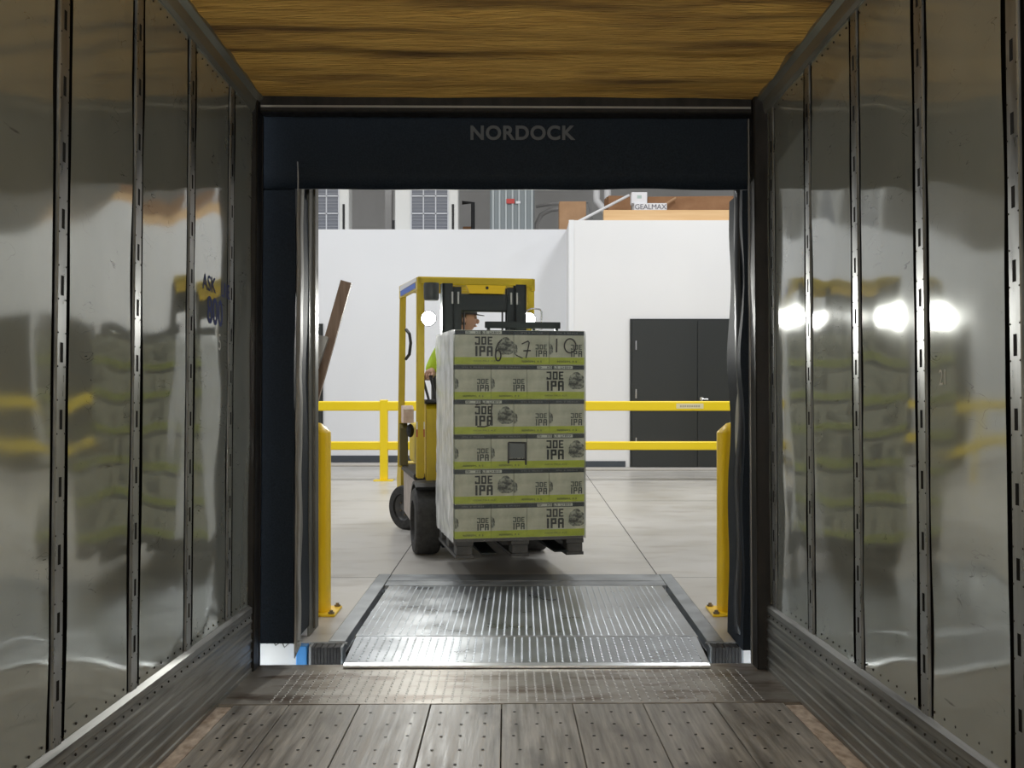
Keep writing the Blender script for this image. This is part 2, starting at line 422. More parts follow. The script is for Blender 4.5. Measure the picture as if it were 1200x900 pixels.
# ---- side walls: panels, slotted posts, scuff plate, top rail
def panel_d(y, z, y0, y1, seed):
    f = (y - y0) / (y1 - y0)
    return 0.0024 * (1 - (2 * f - 1) ** 2) + 0.0060 * noise.noise((y * 1.7 + seed * 3.7, z * 2.6, seed)) + 0.0018 * noise.noise((y * 5, z * 3.3, seed + 9))
def make_panel(y0, y1, z0, z1, sgn, seed):
    m = MB(); nyy, nzz = 14, 44
    rows = []
    for j in range(nzz + 1):
        r = []
        for i in range(nyy + 1):
            fy, fz = i / nyy, j / nzz
            y = y0 + (y1 - y0) * fy; z = z0 + (z1 - z0) * fz
            d = panel_d(y, z, y0, y1, seed)
            r.append(m.bm.verts.new((-sgn * d, y, z)))
        rows.append(r)
    for j in range(nzz):
        for i in range(nyy): m.bm.faces.new((rows[j][i], rows[j][i + 1], rows[j + 1][i + 1], rows[j + 1][i]))
    return m

PANELS = {}
def side_wall(name, X, sgn, first):
    """sgn -1 = left (room side is +x), +1 = right"""
    inn = -sgn
    MBw = MB().box(min(X, X + sgn * 0.05), max(X, X + sgn * 0.05), YB, TEND, -0.1, CEIL + 0.1)
    root = struct(MBw.build(name, M_GAP, mw=TR))
    PZ0, PZ1 = 0.30, CEIL - 0.075
    posts = [first + 0.6096 * k for k in range(-14, 5)]
    posts = [p for p in posts if YB < p < TEND - 0.1]
    edges = [YB] + posts + [TEND - 0.03]
    pw = 0.060
    PANELS[name] = []
    for k, (a, b) in enumerate(zip(edges, edges[1:])):
        a2 = a + (pw if a != YB else 0); b2 = b - (pw if b != edges[-1] else 0)
        if b2 - a2 < 0.03: continue
        PANELS[name].append((a2, b2, k + (50 if sgn > 0 else 0)))
        mm = make_panel(a2, b2, PZ0, PZ1, sgn, k + (50 if sgn > 0 else 0))
        mm.build('panel', M_PANEL, root, smooth=True, ang=None, mw=Matrix.Translation((X + inn * 0.010, 0, 0)))
    # one post mesh shared
    pm = MB().box(-0.031, 0.031, -0.005, 0.006, PZ0 + 0.005, PZ1, bev=0.003)
    pme = pm.mesh('post', M_POST)
    sm = MB()
    z = PZ0 + 0.16
    while z < PZ1 - 0.06:
        sm.box(-0.0085, 0.0085, 0.004, 0.0066, z - 0.027, z + 0.027); z += 0.183
    sme = sm.mesh('slots', M_GAP)
    rm = MB(); z = PZ0 + 0.03
    while z < PZ1 - 0.03:
        for xx in (-0.026, 0.026): rm.lathe([(0, 0.0078), (0.002, 0.0075), (0.0030, 0.006)], Matrix(((1, 0, 0, xx), (0, 0, 1, 0), (0, -1, 0, z), (0, 0, 0, 1))), 6)
        z += 0.0915
    rme = rm.mesh('rivets', M_SCREW)
    # local post frame: x along trailer, y towards the room
    for p in posts:
        Mx = Matrix(((0, inn, 0, X + inn * 0.008), (1, 0, 0, p), (0, 0, 1, 0), (0, 0, 0, 1)))
        po = link('post', pme, root, Mx)
        link('slots', sme, po, Matrix())
        if p > 1.5: tag(link('rivets', rme, po, Matrix()), kind='stuff')
    # scuff plate, corrugated profile
    prof = [(0.0, 0.0), (0.030, 0.0)]
    z = 0.015
    while z < 0.285:
        prof += [(0.030, z), (0.0262, z + 0.006), (0.0262, z + 0.030), (0.030, z + 0.036)]; z += 0.045
    prof += [(0.030, 0.300), (0.012, 0.312), (0.0, 0.312)]
    MB().prism([(X + inn * a, YB, b) for a, b in prof], (0, TEND - 0.14 - YB, 0)).build('scuff_plate', M_SCUFF, root)
    # top rail
    r = [(0, CEIL - 0.085), (0.018, CEIL - 0.085), (0.026, CEIL - 0.070), (0.034, CEIL - 0.03), (0.055, CEIL - 0.012), (0.055, CEIL + 0.03), (0, CEIL + 0.03)]
    MB().prism([(X + inn * a, YB, b) for a, b in r], (0, TEND - 0.06 - YB, 0)).build('top_rail', M_RAIL, root)
    rv = MB()
    y = 1.6
    while y < TEND - 0.1:
        for zz, dx in ((PZ1 - 0.035, 0.0125), (0.335, 0.0125)):
            rv.sphere((X + inn * dx, y, zz), (0.003, 0.0042, 0.0042), 6)
        rv.sphere((X + inn * 0.030, y + 0.03, 0.262), (0.003, 0.0045, 0.0045), 6)
        y += 0.076
    tag(rv.build('rivets', M_SCREW, root), kind='stuff')
    return root
wl = side_wall('wall_left', XL, -1, 2.985)
wr = side_wall('wall_right', XR, 1, 3.265)
# stencils on the last wide left panel
ML = lambda y, z: Matrix(((0, 0, 1, XL + 0.0165), (1, 0, 0, y), (0, 1, 0, z), (0, 0, 0, 1)))
def wall_pix(pxx, pyy, X):
    """pixel on a trailer side wall -> (y, z) in trailer frame"""
    y = F * X / (pxx - 593.0); return y, 1.2 + (488.0 - pyy) * y / F
MR_ = lambda y, z: Matrix(((0, 0, -1, XR - 0.0165), (-1, 0, 0, y), (0, 1, 0, z), (0, 0, 0, 1)))
def wall_text(name, body, size, m_, root, pxx, pyy, bold, sx):
    left = root is wl; X = XL if left else XR; inn = 1 if left else -1
    y, z = wall_pix(pxx, pyy, X)
    M = ML(y, z) if left else MR_(y, z)
    o = text_mesh(name, body, size, m_, root, M, 0.0, 0.95, sx, bold)
    Mi_ = M.inverted()
    for v in o.data.vertices:
        p = M @ v.co
        a, b, sd_ = min(PANELS[root.name], key=lambda q: abs((q[0] + q[1]) / 2 - p.y))
        yy = min(max(p.y, a), b)
        p.x = X + inn * (0.0100 + panel_d(yy, p.z, a, b, sd_) + 0.0012)
        v.co = Mi_ @ p
    return o
wall_text('stencil', '800', 0.155, M_BLUEPRINT, wl, 249.5, 367, 0.0022, 1.05)
wall_text('stencil', 'ASK', 0.090, M_BLUEPRINT, wl, 243, 333, 0.0008, 1.2)
wall_text('stencil', 'LINE', 0.090, M_BLUEPRINT, wl, 262.0, 342, 0.0008, 0.8)
wall_text('chalk_mark', '5', 0.10, M_CHALK, wl, 254.5, 402, 0.0, 1.0)
wall_text('chalk_mark', '21', 0.065, M_CHALK, wr, 1113, 443, 0.0, 1.0)

# ---- nose wall behind the lens and rear door frame
struct(MB().box(XL - 0.05, XR + 0.05, YB - 0.06, YB, -0.1, CEIL + 0.12).build('wall_front', M_RAIL, mw=TR))
rf = struct(MB().box(XL - 0.06, -1.187, TEND - 0.14, TEND, -0.3, CEIL + 0.02, bev=0.006).box(1.192, XR + 0.06, TEND - 0.14, TEND, -0.3, CEIL + 0.02, bev=0.006)
            .box(-1.187, 1.192, TEND - 0.10, TEND, 2.668, CEIL + 0.12, bev=0.006).build('trim_1', M_FRAME, mw=TR))
MB().box(1.1885, 1.192, TEND - 0.03, TEND - 0.004, 0.0, 2.66).build('edge_strip', M_FRAMEGREY, rf)  # highlight on the frame's inner edge, painted as a grey strip
MB().box(-1.187, -1.1845, TEND - 0.03, TEND - 0.010, 0.0, 2.66).build('edge_strip', M_FRAME, rf)
MB().box(-1.18, 1.185, TEND - 0.104, TEND - 0.098, 2.688, 2.698).build('header_bead', M_FRAMEGREY, rf)

# ---- unseen tripod fill lamp behind the lens, added to brighten the trailer
wk = empty('added_fill_lamp', mw=TR @ Matrix.Translation((FILL[0], FILL[1], 0.0))); tag(wk, 'added tripod fill lamp with a round diffuser standing on the trailer planks', 'lamp')
for k in range(3):
    a = math.radians(90 + 120 * k)
    MB().tube([(0, 0, 0.55), (0.42 * math.cos(a), 0.42 * math.sin(a), 0.012)], 0.011, 8).build('leg', M_BLACK, wk, smooth=True)
MB().tube([(0, 0, 0.40), (0, 0, FILL[2] - 0.20)], 0.014, 10).build('pole', M_BLACK, wk, smooth=True)
MB().lathe([(0, -0.20), (0.05, -0.20), (0.07, -0.15), (0.06, -0.12)], Matrix.Translation((0, 0, FILL[2])), 24).build('lamp_base', M_BLACK, wk, smooth=True)
MB().lathe([(0.06, -0.12), (0.12, -0.08), (0.14, 0.0), (0.12, 0.09), (0.06, 0.13), (0, 0.14)], Matrix.Translation((0, 0, FILL[2])), 28).build('diffuser', mat('fill_diffuser', (0.9, 0.9, 0.88), 0.4, 0, (1, 0.97, 0.90), 60.0), wk, smooth=True)
wl_ = bpy.data.lights.new('added_fill_light', 'POINT'); wl_.energy = FILL_W; wl_.shadow_soft_size = 0.15; wl_.color = (1, 0.985, 0.94)
wo_ = bpy.data.objects.new('added_fill_light', wl_); col.objects.link(wo_); wo_.parent = wk; wo_.location = (0, 0.30, FILL[2])

# ================================================================== DOCK
DE = 5.58    # dock edge
JX0, JX1 = -1.125, 1.165
# warehouse floor with the leveller pit left open
wf = MB()
wf.box(-14, 14, 7.56, 22, -0.25, 0.0); wf.box(-14, -0.995, DE, 7.56, -0.25, 0.0); wf.box(1.035, 14, DE, 7.56, -0.25, 0.0)
wfl = struct(wf.build('warehouse_floor', M_CONC))
for (x0, x1, y0, y1) in ((-0.914, -0.906, 7.56, 16.6), (0.928, 0.936, 7.56, 16.6), (-14, -0.995, 7.43, 7.437), (1.035, 14, 7.43, 7.437),
                         (-14, 14, 12.3, 12.307)):
    MB().box(x0, x1, y0, y1, -0.01, 0.0006).build('joint', M_JOINT, wfl)
struct(MB().box(-14, 14, DE + 0.001, DE + 0.3, -1.4, -0.25).build('wall_foundation', M_EXT))
struct(MB().box(-40, 40, -40, DE + 0.2, -1.5, -1.30).build('ground', M_EXT))
# dock wall with opening
struct(MB().box(-14, JX0, 5.72, 5.93, 0.0, 8).box(JX1, 14, 5.72, 5.93, 0.0, 8).box(JX0, JX1, 5.72, 5.93, 2.55, 8).build('wall_dock', M_GREYWALL))
for k, (x0, x1) in enumerate(((JX0, JX0 + 0.012), (JX1 - 0.012, JX1))):
    t = struct(MB().box(x0, x1, 5.70, 5.95, 0.0, 2.55).build('trim_2' if k == 0 else 'trim_3', M_JAMB))
    s_ = 1 if k == 0 else -1
    xx = x1 if k == 0 else x0
    MB().box(min(xx, xx + s_ * .012), max(xx, xx + s_ * .012), 5.80, 5.83, 0.02, 2.55).build('track_rib', M_JAMB, t)
# seal pads
def pad(name, x0, x1, z0, z1, label, wav=0.0, seed=0):
    """foam pad between trailer and wall, front face follows the trailer's lean"""
    root = empty(name, ((x0 + x1) / 2, 5.5, z0)); tag(root, label, 'dock seal')
    m = MB(); nz = 48; nx = 8
    def fy(z): return 5.297 + 0.030 * z
    P = []
    for j in range(nz + 1):
        z = z0 + (z1 - z0) * j / nz; r = []
        for i in range(nx + 1):
            f = i / nx; x = x0 + (x1 - x0) * f
            wv = wav * noise.noise((x * 3 + seed, z * 2.4, seed))
            r.append((x + wv * 0.6, fy(z) + 0.010 + abs(wv) * 0.6, z))
        P.append(r)
    V = [[m.bm.verts.new(p) for p in r] for r in P]
    B = [[m.bm.verts.new((r[0][0], 5.715, r[0][2])), m.bm.verts.new((r[-1][0], 5.715, r[-1][2]))] for r in P]
    for j in range(nz):
        for i in range(nx): m.bm.faces.new((V[j][i], V[j][i + 1], V[j + 1][i + 1], V[j + 1][i]))
        m.bm.faces.new((V[j][0], V[j + 1][0], B[j + 1][0], B[j][0]))
        m.bm.faces.new((V[j][nx], V[j + 1][nx], B[j + 1][1], B[j][1]))
        m.bm.faces.new((B[j][0], B[j + 1][0], B[j + 1][1], B[j][1]))
    for j in (0, nz):
        m.bm.faces.new([*V[j], B[j][1], B[j][0]])
    Mi = Matrix.Translation((-root.location[0], -root.location[1], -root.location[2]))
    m.build('pad_cover', M_SEAL, root, smooth=True, ang=0.7, mw=Mi)
    return root, Mi
pl, Mi = pad('dock_seal_pad', -1.85, -1.118, 0.055, 2.276, 'black foam dock seal pad with a worn torn flap, beside the leaning plank', 0.012, 1)
# torn flap along the inner edge of the pad
m = MB(); pts = []
for k in range(40):
    z = 2.42 - k * (2.42 + 0.02) / 39
    wv = 0.010 * noise.noise((z * 5, 2, 1)); 
    pts.append((z, -1.116 + 0.006 + wv * 0.5, -1.116 - 0.004 + wv))
A = [m.bm.verts.new((p[1], 5.315 + 0.03 * p[0], p[0])) for p in pts]
Bv = [m.bm.verts.new((p[1] + 0.012 + 0.012 * noise.noise((p[0] * 4, 5, 5)), 5.40 + 0.03 * p[0], p[0] + (0.05 if k == 39 else 0))) for k, p in enumerate(pts)]
Cv = [m.bm.verts.new((p[2] + 0.005, 5.33 + 0.03 * p[0], p[0])) for p in pts]
for k in range(39):
    m.bm.faces.new((A[k], A[k + 1], Bv[k + 1], Bv[k])); m.bm.faces.new((A[k], A[k + 1], Cv[k + 1], Cv[k]))
fo = m.build('torn_flap', M_FLAP, pl, smooth=True, ang=None, mw=Mi)
sm_ = fo.modifiers.new('thickness', 'SOLIDIFY'); sm_.thickness = 0.002
# ragged hem under the pad
m = MB(); 
for k in range(4):
    x = -1.27 + k * 0.043
    m.tube([(x, 5.33, 0.075), (x + 0.02, 5.335, 0.05 - 0.01 * (k % 3)), (x + 0.05, 5.34, 0.06)], 0.004, 5)
m.build('ragged_hem', M_FLAP, pl, mw=Mi)
pr, Mi2 = pad('dock_seal_pad', 1.085, 1.85, 0.02, 2.276, 'black crumpled dock seal pad, beside the bollard by the charcoal doors', 0.040, 6)
m = MB(); V = []
for k in range(40):
    z = 2.30 - k * 2.22 / 39
    a = 0.030 * noise.noise((z * 2.2, 1.3, 8)); b = 0.02 * noise.noise((z * 3.1, 4.3, 2))
    V.append([m.bm.verts.new((1.083 + a * .3, 5.37 + 0.03 * z, z)), m.bm.verts.new((1.062 + a, 5.42 + 0.03 * z, z)), m.bm.verts.new((1.09 + b, 5.50 + 0.03 * z, z))])
for k in range(39):
    for i in range(2): m.bm.faces.new((V[k][i], V[k][i + 1], V[k + 1][i + 1], V[k + 1][i]))
fo = m.build('loose_flap', mat('loose_seal_vinyl', (0.030, 0.031, 0.033), 0.30), pr, smooth=True, ang=None, mw=Mi2)
sm_ = fo.modifiers.new('thickness', 'SOLIDIFY'); sm_.thickness = 0.002
# head curtain
hr = empty('dock_seal_header', (0, 5.5, 2.29)); tag(hr, 'wide black dock seal head curtain printed with grey lettering', 'dock seal')
Mh = Matrix.Translation((0, -5.5, -2.29))
m = MB(); nxx, nzz = 60, 10; rows = []
for j in range(nzz + 1):
    r = []
    for i in range(nxx + 1):
        x = -1.85 + 3.70 * i / nxx; fz = j / nzz
        z = 2.286 + (0.008 * noise.noise((x * 2.5, 0, 4))) * (1 - fz) + (0.86 - 0.0) * fz
        yy = 5.392 + 0.005 * noise.noise((x * 1.4, z * 2, 6)) + (0.010 if abs(x) < 1.1 else 0.004)
        r.append(m.bm.verts.new((x, yy, z)))
    rows.append(r)
for j in range(nzz):
    for i in range(nxx): m.bm.faces.new((rows[j][i], rows[j][i + 1], rows[j + 1][i + 1], rows[j + 1][i]))
ho = m.build('curtain', M_SEAL, hr, smooth=True, ang=None, mw=Mh)
sd = ho.modifiers.new('thickness', 'SOLIDIFY'); sd.thickness = 0.02; sd.offset = -1 if False else 1
MB().box(-1.85, 1.85, 5.43, 5.715, 2.56, 3.12, bev=0.02).box(-1.85, -1.13, 5.43, 5.715, 2.278, 2.58).box(1.13, 1.85, 5.43, 5.715, 2.278, 2.58).build('head_pad_light_block', M_SEAL, hr, mw=Mh)  # head pad, plus unseen end blocks added to stop daylight leaking in
p = px(611.5, 156.5, 5.378)
text_mesh('lettering', 'NORDOCK', 0.0945, M_SEALTEXT, hr, Mh @ Matrix.Translation((p.x, 5.378, p.z)) @ Matrix.Rotation(math.pi / 2, 4, 'X'), 0.0008, 1.04, 1.0, 0.0030)
# leveller
LX0, LX1 = -0.872, 0.915
lv = empty('dock_leveler', (0.02, 7.56, 0.0)); tag(lv, 'galvanised tread plate dock leveler bridging the trailer and the dock', 'dock leveler')
Ml = Matrix.Translation((-0.02, -7.56, 0))
PH, CR, LE = 7.14, 5.69, 5.185       # hinge, lip crease, lip edge
zc, zh = 0.004, -0.002
def zplate(x, y): return zh + (zc - zh) * (PH - y) / (PH - CR)
ZL = -0.014
def zlip(x, y): return zc + (ZL - zc) * (CR - y) / (CR - LE)
MB().prism([(LX0, PH, zh), (LX0, CR, zc), (LX0, CR, zc - 0.03), (LX0, PH, zh - 0.03)], (LX1 - LX0, 0, 0)).build('deck_plate', M_LEVEL, lv, mw=Ml)
m = MB()
m.prism([(LX0 + 0.006, CR - 0.004, zc - 0.001), (LX0 + 0.02, LE + 0.03, zlip(0, LE + 0.03)), (LX1 - 0.02, LE + 0.03, zlip(0, LE + 0.03)), (LX1 - 0.006, CR - 0.004, zc - 0.001)], (0, 0, -0.014))
m.build('lip', M_LEVEL, lv, mw=Ml)
MB().prism([(LX0 + 0.02, LE + 0.032, zlip(0, LE + 0.03)), (LX0 + 0.02, LE, ZL - 0.006), (LX0 + 0.02, LE, ZL - 0.016), (LX0 + 0.02, LE + 0.032, ZL - 0.013)],
           (LX1 - LX0 - 0.04, 0, 0)).build('lip_edge', mat('bright_lip_edge', (0.68, 0.70, 0.70), 0.28, 0.85), lv, mw=Ml)
tag(lugs(LX0 + 0.03, LX1 - 0.03, CR + 0.03, PH - 0.03, 0.0393, zplate).build('deck_lugs', M_LEVLUG, lv, mw=Ml), kind='stuff')
tag(lugs(LX0 + 0.045, LX1 - 0.045, LE + 0.055, CR - 0.025, 0.0393, zlip).build('lip_lugs', M_LEVLUG, lv, mw=Ml), kind='stuff')
MB().tube([(LX0, CR, zc - 0.006), (LX1, CR, zc - 0.006)], 0.0085, 8).build('lip_hinge', M_LEVEL, lv, smooth=True, mw=Ml)
MB().box(-0.905, 0.948, PH + 0.012, PH + 0.16, -0.03, -0.001, bev=0.002).build('rear_hinge_plate', M_CURB, lv, mw=Ml)
MB().box(-0.905, 0.948, PH + 0.17, 7.555, -0.03, 0.0005, bev=0.002).build('rear_frame', M_CURB, lv, mw=Ml)
for x0, x1 in ((-0.993, -0.907), (0.950, 1.033)):
    MB().box(x0, x1, DE, 7.555, -0.05, 0.0025, bev=0.002).build('curb_angle', M_CURB, lv, mw=Ml)
for x0, x1 in ((-0.907, -0.884), (0.928, 0.950)):
    MB().box(x0, x1, DE + 0.02, PH, -0.20, -0.06).build('pit_seal', M_GAP, lv, mw=Ml)
MB().box(-0.93, 0.97, DE + 0.02, 7.55, -0.6, -0.25).build('pit_base', M_GAP, lv, mw=Ml)
for x0, x1 in ((-0.885, -0.800), (0.838, 0.925)):
    MB().box(x0 if x0 < 0 else x0 + 0.02, x1 if x0 > 0 else x1 - 0.02, DE - 0.06, DE + 0.06, -0.25, -0.035).build('lip_keeper', M_GAP, lv, mw=Ml)
# bumpers
def bumper(x0, x1, label):
    r = empty('dock_bumper', ((x0 + x1) / 2, DE, -0.30)); tag(r, label, 'bumper')
    Mb = Matrix.Translation((-(x0 + x1) / 2, -DE, 0.30))
    n = 9
    for k in range(n):
        a = x0 + 0.012 + (x1 - x0 - 0.024) * k / n; b = x0 + 0.012 + (x1 - x0 - 0.024) * (k + 1) / n
        MB().box(a + 0.001, b - 0.001, DE - 0.098, DE - 0.004, -0.30, -0.004 - 0.003 * (k % 2)).build('rubber_pad', M_RUBBER, r, mw=Mb)
    for a, b in ((x0, x0 + 0.011), (x1 - 0.011, x1)):
        MB().box(a, b, DE - 0.092, DE - 0.001, -0.30, -0.006).build('end_angle', M_CURB, r, mw=Mb)
    MB().box(x0 - 0.01, x1 + 0.012, DE - 0.012, DE + 0.0, -0.012, -0.002).build('cap_plate', M_CURB, r, mw=Mb)
bumper(-1.075, -0.905, 'black laminated rubber dock bumper near the worn seal flap')
bumper(0.945, 1.115, 'black laminated rubber dock bumper below the crumpled seal pad')
g = MB().box(-1.145, -1.09, DE - 0.07, DE - 0.001, -0.45, -0.006, bev=0.004).build('blue_bracket', M_BLUE)
tag(g, 'blue painted steel bracket on the dock face beside the bumper', 'bracket')
# bollards
def bollard(X, Y, label):
    r = empty('bollard', (X, Y, 0)); tag(r, label, 'bollard', 'yellow bollards flanking the dock door')
    R = 0.083
    MB().lathe([(R, 0.014), (R, 1.035), (R * 0.97, 1.045), (R * 0.35, 1.092), (0, 1.100)], n=36).build('post_sleeve', M_YEL, r, smooth=True)
    MB().box(-0.128, 0.128, -0.128, 0.128, 0.0, 0.014, bev=0.003).build('base_plate', M_YEL, r)
    for sx in (-1, 1):
        for sy in (-1, 1):
            MB().lathe([(0, 0.034), (0.010, 0.034), (0.010, 0.024), (0.018, 0.024), (0.018, 0.0145)], Matrix.Translation((sx * 0.104, sy * 0.104, 0)), 6).build('anchor_bolt', M_BOLT, r)
    return r
bollard(-1.19, 6.30, 'yellow steel bollard next to the leaning brown plank')
bollard(1.208, 6.30, 'yellow steel bollard standing before the charcoal double doors')
# plank with its angle bracket
top = px(406, 330, 6.52); bot = Vector((-1.60, 6.52, 0.0)); d = (top - bot).normalized()
side = Vector((0, 1, 0)).cross(d).normalized()
m = MB(); q = [(-0.034, -0.018), (0.034, -0.018), (0.034, 0.018), (-0.034, 0.018)]
pts0 = [Vector((bot.x + side.x * 0 + a, 6.52 + b, 0.0)) for a, b in q]
t1 = [top + side * a * 0.97 + Vector((0, b, 0)) for a, b in q]
v0 = [m.bm.verts.new(p) for p in pts0]; v1 = [m.bm.verts.new(p) for p in t1]
m.bm.faces.new(v0); m.bm.faces.new(v1)
for k in range(4): m.bm.faces.new((v0[k], v0[(k + 1) % 4], v1[(k + 1) % 4], v1[k]))
po = m.build('leaning_plank', M_PLANK); tag(po, 'long brown board leaning behind the dock seal above the yellow bollard', 'plank')
br = empty('angle_bracket', (-1.22, 6.24, 1.0)); tag(br, 'grey steel angle bracket holding the brown leaning board', 'bracket')
Mb = Matrix.Translation((1.22, -6.24, -1.0)) 
a0 = px(380, 394, 6.45); a1 = px(352, 478, 6.45)
MB().prism([a0 + Vector((-0.05, 0, 0.01)), a0 + Vector((0.012, 0, 0)), a1 + Vector((0.012, 0, 0)), a1 + Vector((-0.05, 0, 0))], (0, 0.008, 0)).build('flange', M_ANGLE, br, mw=Mb)
MB().prism([a0 + Vector((0.012, 0, 0)), a0 + Vector((0.022, 0, -0.01)), a1 + Vector((0.022, 0, 0)), a1 + Vector((0.012, 0, 0))], (0, 0.040, 0)).build('web', M_ANGLE, br, mw=Mb)
MB().box(-1.45, a1.x + 0.02, 5.93, 6.47, a1.z - 0.05, a1.z + 0.01).build('wall_arm', M_ANGLE, br, mw=Mb)

# ================================================================== WAREHOUSE SHELL
WY, WY2, WZ = 16.9, 17.9, 3.86
wo = struct(MB().box(0.73, 14, WY, WY + 0.12, 0, WZ).box(0.73, 0.85, WY + 0.12, 22, 0, WZ).build('wall_right_office', M_WHITE2))
struct(MB().box(-14, 0.729, WY2, WY2 + 0.12, 0, WZ).build('wall_left_office', M_WHITE))
struct(MB().box(-14, 14, WY + 0.0, 22.4, WZ - 0.10, WZ - 0.002).box(-14, 0.72, WY2 - 0.05, 22.4, WZ - 0.05, WZ - 0.001).build('ceiling_office', M_WHITETRIM)) if False else None
struct(MB().box(-14, 0.73, WY2 + 0.12, 22.0, WZ - 0.12, WZ - 0.004).box(0.85, 14, WY + 0.12, 22.0, WZ - 0.12, WZ - 0.004).build('ceiling_office', M_WHITETRIM))
struct(MB().box(0.722, 0.80, WY - 0.012, WY - 0.001, 0.12, WZ + 0.003).build('trim_4', M_WHITETRIM))
struct(MB().box(-14, 14, 22.0, 22.2, 0, 8).build('wall_back', M_GREYWALL))
struct(MB().box(-14.2, -14, 5.7, 22, 0, 8).build('wall_left_warehouse', M_WHITE))
struct(MB().box(14, 14.2, 5.7, 22, 0, 8).build('wall_right_warehouse', M_WHITE))
struct(MB().box(-14.2, 14.2, 5.7, 22.2, 8, 8.2).build('ceiling_warehouse', M_ROOF))
struct(MB().box(0.73, 1.60, WY - 0.015, WY, 0.035, 0.125).box(3.80, 4.10, WY - 0.015, WY, 0.035, 0.125).build('baseboard_right', M_BASE))
struct(MB().box(-3.2, 0.73, WY2 - 0.015, WY2, 0.035, 0.145).build('baseboard_left', M_BASE))
struct(MB().box(0.70, 14, WY - 0.30, WY - 0.015, 0.0, 0.030, bev=0.006).build('trim_5', M_CURBCONC))
struct(MB().box(-14, 0.70, WY2 - 0.45, WY2 - 0.015, 0.0, 0.030, bev=0.006).build('trim_6', M_CURBCONC))
def double_door(name, X0, X1, Y, ztop, hinges=True):
    r = struct(MB().box(X0 - 0.03, X1 + 0.03, Y - 0.03, Y + 0.01, 0.032, ztop + 0.03).build(name, M_DOORTRIM))
    mid = (X0 + X1) / 2
    for a, b in ((X0, mid - 0.005), (mid + 0.005, X1)):
        MB().box(a, b, Y - 0.045, Y - 0.02, 0.04, ztop, bev=0.003).build('door_leaf', M_DOOR, r)
    for z in (0.35, 1.10, 1.85):
        MB().tube([(X0 + 0.06, Y - 0.052, z), (X0 + 0.06, Y - 0.052, z + 0.14)], 0.013, 8).build('hinge', M_CHROME, r, smooth=True)
    MB().lathe([(0, 0.03), (0.03, 0.03), (0.03, 0.0)], Matrix.Translation((mid + 0.06, Y - 0.045, 1.09)) @ Matrix.Rotation(math.pi / 2, 4, 'X'), 14).tube(
        [(mid + 0.06, Y - 0.08, 1.09), (mid + 0.16, Y - 0.08, 1.085)], 0.012, 8).build('lever_handle', M_CHROME, r, smooth=True)
    return r
double_door('door_1', 1.70, 3.72, WY, 2.30)
double_door('door_2', 4.14, 6.14, WY, 2.30)
double_door('door_3', -5.30, -3.30, WY2, 2.28)
# guard rail
RY = 14.9
gr = empty('guard_rail', (0.6, RY, 0)); tag(gr, 'long yellow steel guard rail in front of the white office wall', 'guard rail')
Mg = Matrix.Translation((-0.6, -RY, 0))
MB().box(-8.5, 8.2, RY - 0.05, RY + 0.05, 0.955, 1.085, bev=0.012).build('top_rail', M_RAILYEL, gr, mw=Mg)
MB().box(-8.5, 8.2, RY - 0.045, RY + 0.045, 0.42, 0.535, bev=0.012).build('mid_rail', M_RAILYEL, gr, mw=Mg)
for X in (-6.89, -4.39, -1.89, 0.61, 3.11, 5.61, 8.1):
    p_ = MB().box(X - 0.052, X + 0.052, RY - 0.058, RY + 0.058, 0.012, 1.105, bev=0.008).build('post', M_RAILYEL, gr, mw=Mg)
    MB().box(X - 0.13, X + 0.13, RY - 0.12, RY + 0.12, 0.0, 0.014).build('base_plate', M_RAILYEL, p_)
MB().box(2.10, 2.47, RY - 0.0520, RY - 0.0505, 0.985, 1.055).build('sticker', mat('pale_sticker', (0.80, 0.72, 0.42), 0.6), gr, mw=Mg)
m = MB()
for k in range(9): m.box(2.15 + k * 0.031, 2.172 + k * 0.031, RY - 0.0526, RY - 0.0519, 1.005, 1.03)
m.build('sticker_print', mat('sticker_ink', (0.42, 0.38, 0.28), 0.6), gr, mw=Mg)

# ---- things on top of the office
def ac_unit(X0, X1, Y, label, slot=True):
    r = empty('condenser_unit', (X0, Y, WZ)); tag(r, label, 'air conditioner', 'cream condenser units on the office roof')
    wdt = X1 - X0; H = 0.95
    body = MB().box(0, wdt, 0.0, 0.36, 0.02, H, bev=0.015).build('casing', M_AC, r)
    g0, g1 = wdt * 0.26, wdt * 0.84
    MB().box(g0, g1, -0.006, 0.004, 0.06, H - 0.05).build('coil_recess', M_ACDARK, r)
    wm = MB()
    n = 15
    for k in range(n):
        z = 0.08 + (H - 0.16) * k / (n - 1); wm.box(g0, g1, -0.014, -0.008, z - 0.004, z + 0.004)
    tag(wm.build('grille_wires', mat('grille_wire_soft', (0.36, 0.37, 0.40), 0.5), r), kind='stuff')
    wm = MB()
    for k in range(4):
        x = g0 + (g1 - g0) * k / 3; wm.box(x - 0.010, x + 0.010, -0.02, -0.008, 0.06, H - 0.05)
    for z in (0.36, 0.66): wm.box(g0, g1, -0.02, -0.008, z - 0.010, z + 0.010)
    wm.build('grille_frame', M_ACWIRE, r)
    MB().box(wdt * 0.90, wdt * 0.935, -0.012, -0.001, 0.09, 0.52).build('handle_slot', M_BLACK, r)
    for x in (0.15, wdt - 0.25): MB().box(x, x + 0.1, 0.03, 0.33, 0.0, 0.022).build('foot', M_BLACK, r)
ac_unit(-4.03, -2.95, 18.55, 'cream condenser unit with wire grille at the office roof end')
ac_unit(-2.17, -1.09, 18.55, 'cream condenser unit with wire grille beside the ribbed grey unit')
r = empty('ribbed_condenser', (-0.55, 18.5, WZ)); tag(r, 'grey ribbed metal condenser cabinet with a red badge', 'air conditioner')
MB().box(0, 0.76, 0, 0.7, 0.02, 0.95, bev=0.02).build('cabinet', M_GALV, r)
